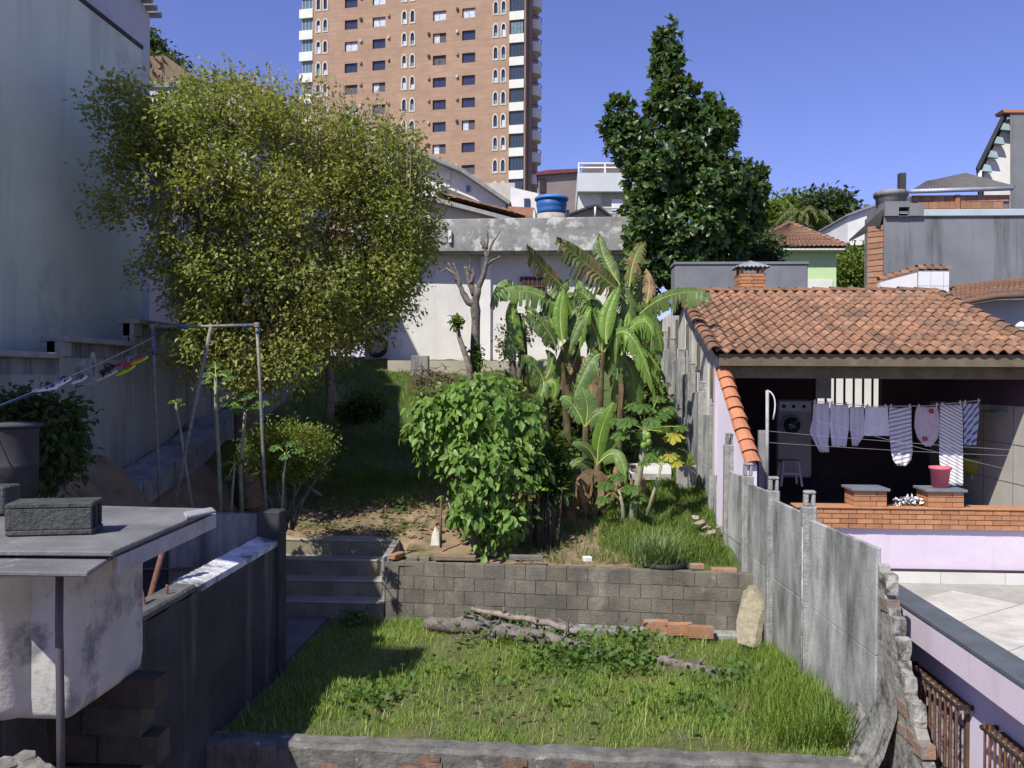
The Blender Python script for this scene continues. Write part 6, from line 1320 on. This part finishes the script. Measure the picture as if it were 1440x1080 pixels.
sandal('red sandal with lime edge, left one of the red pair', (162, 528), (190, 512), 12, lm, rd)
sandal('red flip flop above the lime edged one', (163, 514), (192, 502), 11, rd, cy_)
sandal('lime soled red sandal nearest to the pipe frame', (184, 512), (208, 500), 10, lm, rd)

# tank shed in the left foreground
wt = thing('white_water_tank', 'large off-white rounded water tank stained grey under a slab roof', 'water tank', (-3.6, 5.6, 1.6))
TK = mat('stained_tank', (.50, .49, .44), (.38, .37, .34), 1.6, bump=.3, bscale=25, spots=(.17, .17, .18), spt=(.53, .66), sps=2.2, streak=(.38, .35, .27), sk=(5, .8), skt=(.55, .72), skf=.5)
X0, X1, Y0, Y1 = -4.35, -2.85, 5.02, 5.95; r = .24; pts = []
for cx_, cy_2, a0 in ((X1-.05, Y0+.05, -90), (X1-.05, Y1-.05, 0), (X0+r, Y1-r, 90), (X0+r, Y0+r, 180)):
    rr_ = .05 if cx_ > -3.5 else r
    for k in range(7): a = math.radians(a0+15*k); pts.append((cx_+rr_*math.cos(a), cy_2+rr_*math.sin(a)))
q = MB(); n = len(pts); lev = [(1.58, .955), (1.62, .985), (1.72, 1.0), (2.2, 1.0), (2.52, 1.0), (2.53, 1.012), (2.575, 1.012)]; mx, my = -3.6, 5.48; vs = []
for z, s in lev: vs += [(mx+(x-mx)*s, my+(y-my)*s, z) for x, y in pts]
q.add(vs, [(l*n+i, l*n+(i+1) % n, (l+1)*n+(i+1) % n, (l+1)*n+i) for l in range(len(lev)-1) for i in range(n)]+[tuple(range(n-1, -1, -1)), tuple((len(lev)-1)*n+i for i in range(n))], True)
q.build('body', TK, wt)
q = MB(); a1, c1 = W(-30, 815, 4.9), W(48, 812, 4.98)
MB().lathe((-3.27, 5.11, 1.60), [(.17, 0), (.20, .08), (.205, .80), (.222, .81), (.222, .85)], 28).build('rounded_corner', TK, wt)
# pipe on tank
o = MB().tube([W(84, 785, 4.78), W(83, 880, 4.72), W(85, 990, 4.66), W(86, 1120, 4.6)], .022, 10).build('overflow_pipe', mat('dark_pipe', (.05, .05, .06), (.08, .07, .07), 6, rough=.5, bump=.1)); tag(o, 'dark vertical pipe standing in front of the white tank corner', 'pipe')
# supports
sp2 = thing('block_pier', 'stacked dark concrete blocks that carry the water tank', 'pier', (-3.1, 5.5, 0))
bigb = MB().cbox((0, 0, 0), (.40, .20, .185)).mesh('block', mat('sooty_block', (.075, .065, .05), (.04, .036, .03), 6, bump=.8, var=.25))
for r_ in range(8):
    for c in range(3): place('block', bigb, (-2.86-.41*c-(.1 if r_ % 2 else 0), 5.78+.02*(r_ % 3), 1.5-.195*r_), sp2, (0, 0, random.uniform(-.04, .04)))
o = MB(); [ico(o, W(random.uniform(-50, 60), 1078+random.uniform(0, 60)+max(0, px_)*0, 4.9+random.uniform(-.1, .2)), random.uniform(.05, .10), (1.3, 1, .85), .2, px_) for px_ in range(34)]; tag(o.build('rough_rubble', mat('rubble_grey', (.22, .21, .19), (.12, .115, .10), 8, bump=1, bscale=20), at=W(20, 1085, 4.9)), 'rough grey rubble under the bottom left corner of the tank', 'rubble')
MB().box(-6.9, -3.0, 6.0, 6.2, -1.5, 1.0)
# slab roof
rf = thing('slab_roof', 'flat grey sheet roof in two layers above the white water tank', 'roof', (-3.6, 5.6, 2.6))
a, b_, c, d_ = W(-60, 795, 4.55), W(128, 803, 4.62), W(192, 765, 5.3), W(-60, 755, 5.2)
def slab(pts, z, th, name, m=FIBRO):
    P = [Vector((p.x, p.y, z)) for p in pts]; return MB().prism(P, (0, 0, -th)).build(name, m, rf, bevel=.006)
def gz(px, py, z): return GZ(px, py, z)
FIB2 = mat('sooty_fibre_sheet', (.19, .19, .19), (.11, .11, .115), 2.2, bump=.4, spots=(.30, .30, .31), spt=(.6, .72), sps=2.5)
slab([gz(-80, 802, 2.60), gz(123, 805, 2.60), gz(175, 770, 2.60), gz(-80, 765, 2.60)], 2.60, .025, 'lower_sheet', FIB2)
slab([gz(-80, 775, 2.64), gz(158, 777, 2.64), gz(300, 716, 2.64), gz(140, 712, 2.64), gz(-80, 712, 2.64)], 2.645, .028, 'upper_sheet', FIB2)
slab([gz(262, 729, 2.66), gz(304, 720, 2.66), gz(298, 715, 2.66), gz(258, 722, 2.66)], 2.672, .02, 'edge_board', FIBRO)
P0, P1 = gz(165, 783, 2.6), gz(304, 722, 2.6)
MB().prism([P0+Vector((.0, 0, .0)), P1+Vector((0, 0, .0)), P1+Vector((0, 0, -.10)), P0+Vector((0, 0, -.10))], (-.04, .02, 0)).build('side_board', mat('weathered_board', (.42, .42, .42), (.28, .28, .28), 5), rf)
# hollow block on slab
cbk = thing('hollow_concrete_block', 'dark hollow concrete block weighing down the sheet roof', 'concrete block', gz(80, 740, 2.65))
c0 = gz(78, 748, 2.65); R_ = Matrix.Rotation(math.radians(14), 3, 'Z'); HB = mat('mossy_block', (.085, .09, .085), (.045, .05, .045), 8, bump=1.0, bscale=40)
bw_, bh_, bd_ = .40, .19, .19
def bb_(cx_, cy_3, cz_, sx_, sy_, sz_, mb): mb.cbox(c0+R_ @ Vector((cx_, cy_3, cz_)), (sx_, sy_, sz_), R_)
q = MB(); bb_(0, 0, .015, .48, .24, .03, q); bb_(0, 0, .175, .48, .24, .03, q); 
bb_(-.225, 0, .095, .035, .24, .13, q)
for y in (-.10, 0, .10): bb_(.0, y, .095, .47, .035, .13, q)
q.build('shell', HB, cbk, bevel=.006)
q = MB(); p0 = gz(-20, 722, 2.65); o = q.cbox(p0+Vector((0, 0, .1)), (.38, .19, .19)).build('concrete_block', HB, at=p0, bevel=.01); tag(o, 'dark block cut off by the left picture edge on the sheet roof', 'concrete block')
# old drum behind
dr = thing('dark_drum', 'dark old drum standing behind the sheet roof at the left edge', 'drum', W(25, 700, 8.2))
MB().lathe(W(22, 700, 8.2), [(.19, 0), (.20, .3), (.205, .31), (.20, .33), (.20, .62), (.21, .64), (.21, .68)], 20).build('body', mat('drum_grey', (.045, .045, .05), (.03, .03, .035), 4, rough=.6), dr)
MB().lathe(W(22, 700, 8.2)+Vector((0, 0, .68)), [(.24, 0), (.24, .03), (.05, .05)], 20).build('lid', mat('drum_lid', (.06, .065, .07), None, 4), dr)

# logs
GBK = mat('grey_log_bark', (.20, .18, .16), (.09, .08, .07), 12, bump=1.0, bscale=22)
def logobj(label, pl, rl, m=None, name='log', group='logs on the lawn', nubs=3):
    q = MB(); P = [GZ(x, y, z) for x, y, z in pl]; Q = []; R = []
    for i in range(len(P)-1):
        for s in range(5): t = s/5; Q.append(P[i].lerp(P[i+1], t)+Vector([random.uniform(-.012, .012) for _ in range(3)])); R.append((rl[i]*(1-t)+rl[i+1]*t)*random.uniform(.85, 1.15))
    Q.append(P[-1]); R.append(rl[-1]); q.tube(Q, R, 9)
    for k in range(nubs):
        i = random.randint(2, len(Q)-3); e = Q[i]+Vector((random.uniform(-.15, .15), random.uniform(-.15, .0), random.uniform(.06, .16))); q.tube([Q[i], e], [R[i]*.5, R[i]*.3], 6)
    o = q.build(name, m or BARKL if 'thin pale' in label else GBK, at=P[0]); return tag(o, label, 'log', group)
GBK = mat('grey_log_bark', (.26, .24, .22), (.11, .10, .09), 12, bump=1.0, bscale=22)
logobj('thin pale log lying on top of the pile, nearest the block wall', [(664, 856, .22), (720, 868, .22), (770, 876, .24), (812, 890, .2)], [.035, .045, .05, .035])
logobj('thick dark gnarled log forming the left part of the pile', [(602, 878, .08), (650, 880, .12), (700, 882, .12), (752, 892, .10)], [.10, .11, .095, .08], GBK, nubs=6)
logobj('grey log slanting right out of the pile into the grass', [(690, 888, .10), (760, 896, .10), (820, 912, .06), (868, 922, .04)], [.08, .10, .09, .06], GBK, nubs=6)
logobj('separate grey log lying in the grass at the right', [(918, 926, .05), (960, 936, .05), (1000, 945, .04), (1038, 950, .02)], [.06, .065, .06, .045], GBK)
logobj('short broken branch on the left half of the log pile', [(640, 872, .2), (670, 866, .26), (690, 880, .2)], [.03, .035, .03], GBK)
logobj('bare curved branch sticking up from the log pile', [(786, 905, .12), (800, 880, .28), (778, 866, .35)], [.012, .014, .008], nubs=1)
br2 = MB()
for k in range(46):
    p = GZ(random.uniform(615, 830), random.uniform(872, 900), .1); e = p+Vector((random.uniform(-.3, .3), random.uniform(-.1, .12), random.uniform(-.04, .08))); br2.tube([p, (p+e)/2+Vector((0, 0, .03)), e], [.014, .011, .006], 5)
tag(br2.build('bark_scraps', GBK, kind='stuff'), 'broken bark and twigs scattered around the log pile', 'twigs')
# leaning slab
c0 = GZ(1048, 912, 0)
A = [W(1036, 905, 11.6), W(1060, 912, 11.5), W(1072, 850, 12.05), W(1054, 822, 12.3), W(1044, 832, 12.2), W(1034, 875, 11.9)]
o = MB().prism(A, (.10, .09, 0)).build('leaning_slab', mat('tan_aggregate', (.33, .29, .20), (.22, .195, .135), 14, bump=1.0, bscale=30), at=A[0], bevel=.012); tag(o, 'tan rough concrete slab leaning on the fence at the lawn corner', 'slab')
# white slab/bench on bed
sb = thing('white_slab_table', 'white curved slab raised on dark blocks in the planted bed', 'slab', W(930, 670, 16.8))
a0, a1, d0 = W(886, 650, 16.9), W(945, 650, 16.9), 16.5
q = MB(); zt = W(930, 651, 17.1).z; x0, x1 = W(884, 660, 16.6).x, W(943, 660, 16.6).x
prf = [(0, -.26), (-.03, -.14), (.02, -.03), (.12, 0), (.55, 0), (.55, -.05), (.14, -.05), (.06, -.10), (.03, -.24)]
q.prism([(x0, 16.5+y, zt+z) for y, z in prf], (x1-x0, 0, 0)); q.build('slab', mat('white_stone', (.55, .54, .52), (.42, .42, .41), 5, bump=.3), sb)
MB().box(x0+.1, x0+.3, 16.6, 17.0, zt-1.0, zt-.05).build('support', CONCD, sb); MB().box(x1-.25, x1-.05, 16.6, 17.0, zt-1.0, zt-.05).build('support', CONCD, sb)
xa = W(948, 660, 16.4).x; o = MB().prism([(xa, 16.2, 1.0), (2.45, 16.2, 1.0), (2.45, 16.2, 2.02), (xa+.02, 16.2, 2.0)], (0, .12, 0)).build('low_cross_wall', CONC, at=(xa, 16.2, 1.0), bevel=.02); tag(o, 'short grey cross wall between the white slab and the fence', 'wall')
xa, xb = W(790, 660, 17).x, W(842, 660, 17).x; o = MB().box(xa, xb, 16.95, 17.3, 1.3, W(815, 645, 17).z).build('old_sink_trough', mat('dim_trough', (.24, .24, .26), (.17, .17, .19), 4, bump=.3), at=(xa, 17, 1.3), bevel=.02); tag(o, 'grey concrete trough half hidden behind the banana stems', 'trough')
# stake, stone, stones and bricks on the wall top
o = MB().tube([W(620, 770, 13.5), W(620, 700, 13.5)], [.02, .018], 6).build('wooden_stake', mat('stake_wood', (.17, .11, .06), None, 8)); tag(o, 'thin brown wooden stake stuck in the bed left of the bush', 'stake')
q = MB(); c = W(611, 756, 13.8); q.prism([W(605, 770, 13.8), W(618, 768, 13.8), W(618, 748, 13.9), W(612, 740, 13.9), W(607, 752, 13.9)], (0, .07, 0)); tag(q.build('pale_stone', mat('pale_stone_m', (.55, .53, .46), None, 5, bump=.5), at=c, bevel=.01), 'pale upright stone beside the wooden stake', 'stone')
for i, (x, y, sx_, sy_, rz, mm, lab) in enumerate([(558, 781, .30, .12, 1.2, HBRICK, 'dull brick lying lengthways at the top corner of the steps'), (580, 786, .16, .12, .1, MORTAR, 'left one of two grey rubble pieces on the wall corner'), (598, 786, .15, .12, -.1, MORTAR, 'right one of two grey rubble pieces on the wall corner'), (640, 784, .62, .14, 0, mat('brown_block', (.24, .18, .12), (.17, .13, .09), 6, bump=.6), 'brown earthy block set in the bed edge below the bush'), (740, 784, .5, .1, 0, MORTAR, 'thin grey slab edge on the wall top below the cane clump'), (826, 786, .12, .1, .3, WHITE, 'small pale stone on the wall top at its middle'), (980, 796, .2, .12, .1, HBRICK, 'left orange brick on the wall top near the fence'), (1018, 802, .36, .12, -.05, HBRICK, 'right orange brick on the wall top near the fence')]):
    p = W(x, y, yw((x-790)/F*13)+.16); h = .07
    o = MB().cbox((0, 0, 0), (sx_, sy_, h)).build('loose_brick' if 'brick' in lab else 'loose_stone', mm, bevel=.008); o.location = p; o.rotation_euler = (0, 0, rz); tag(o, lab, 'brick' if 'brick' in lab else 'stone')
# debris along the fence foot
rb = thing('rubble_heap', 'small heap of pale broken rubble at the fence foot beside the feathery weeds', 'rubble', W(995, 750, 14.3))
for i, (x, y, r) in enumerate([(985, 735, .07), (993, 742, .06), (1000, 750, .08), (990, 752, .05), (1005, 762, .07), (978, 728, .05), (1012, 742, .05), (985, 758, .06), (1010, 770, .06)]):
    q = MB(); p = W(x, y, 14.3); ico(q, p, r, (1.3, 1, .7), .3, i); q.build('stone', mat('pale_rubble', (.36, .32, .27), (.26, .2, .15), 6, bump=.6, var=.2), rb)
# brush pile on the slope
q = MB()
for k in range(160):
    p = W(random.uniform(580, 640), random.gauss(535, 8), 20.8); e = p+Vector((random.uniform(-.45, .45), random.uniform(-.3, .3), random.uniform(-.2, .22))); q.tube([p, (p+e)/2+Vector((0, 0, .06)), e], [.014, .01, .004], 4, False)
tag(q.build('brush_pile', mat('dry_brush', (.20, .15, .10), (.12, .09, .06), 6), kind='stuff'), 'pile of dry brushwood on the slope below the concrete stub', 'brushwood')
o = MB().tube([W(430, 683, 16), W(452, 697, 15.8)], .035, 7).build('pale_branch', BARKL); tag(o, 'short pale branch lying on the dirt right of the round shrub', 'branch')
# little green bin/white things by the yard slab
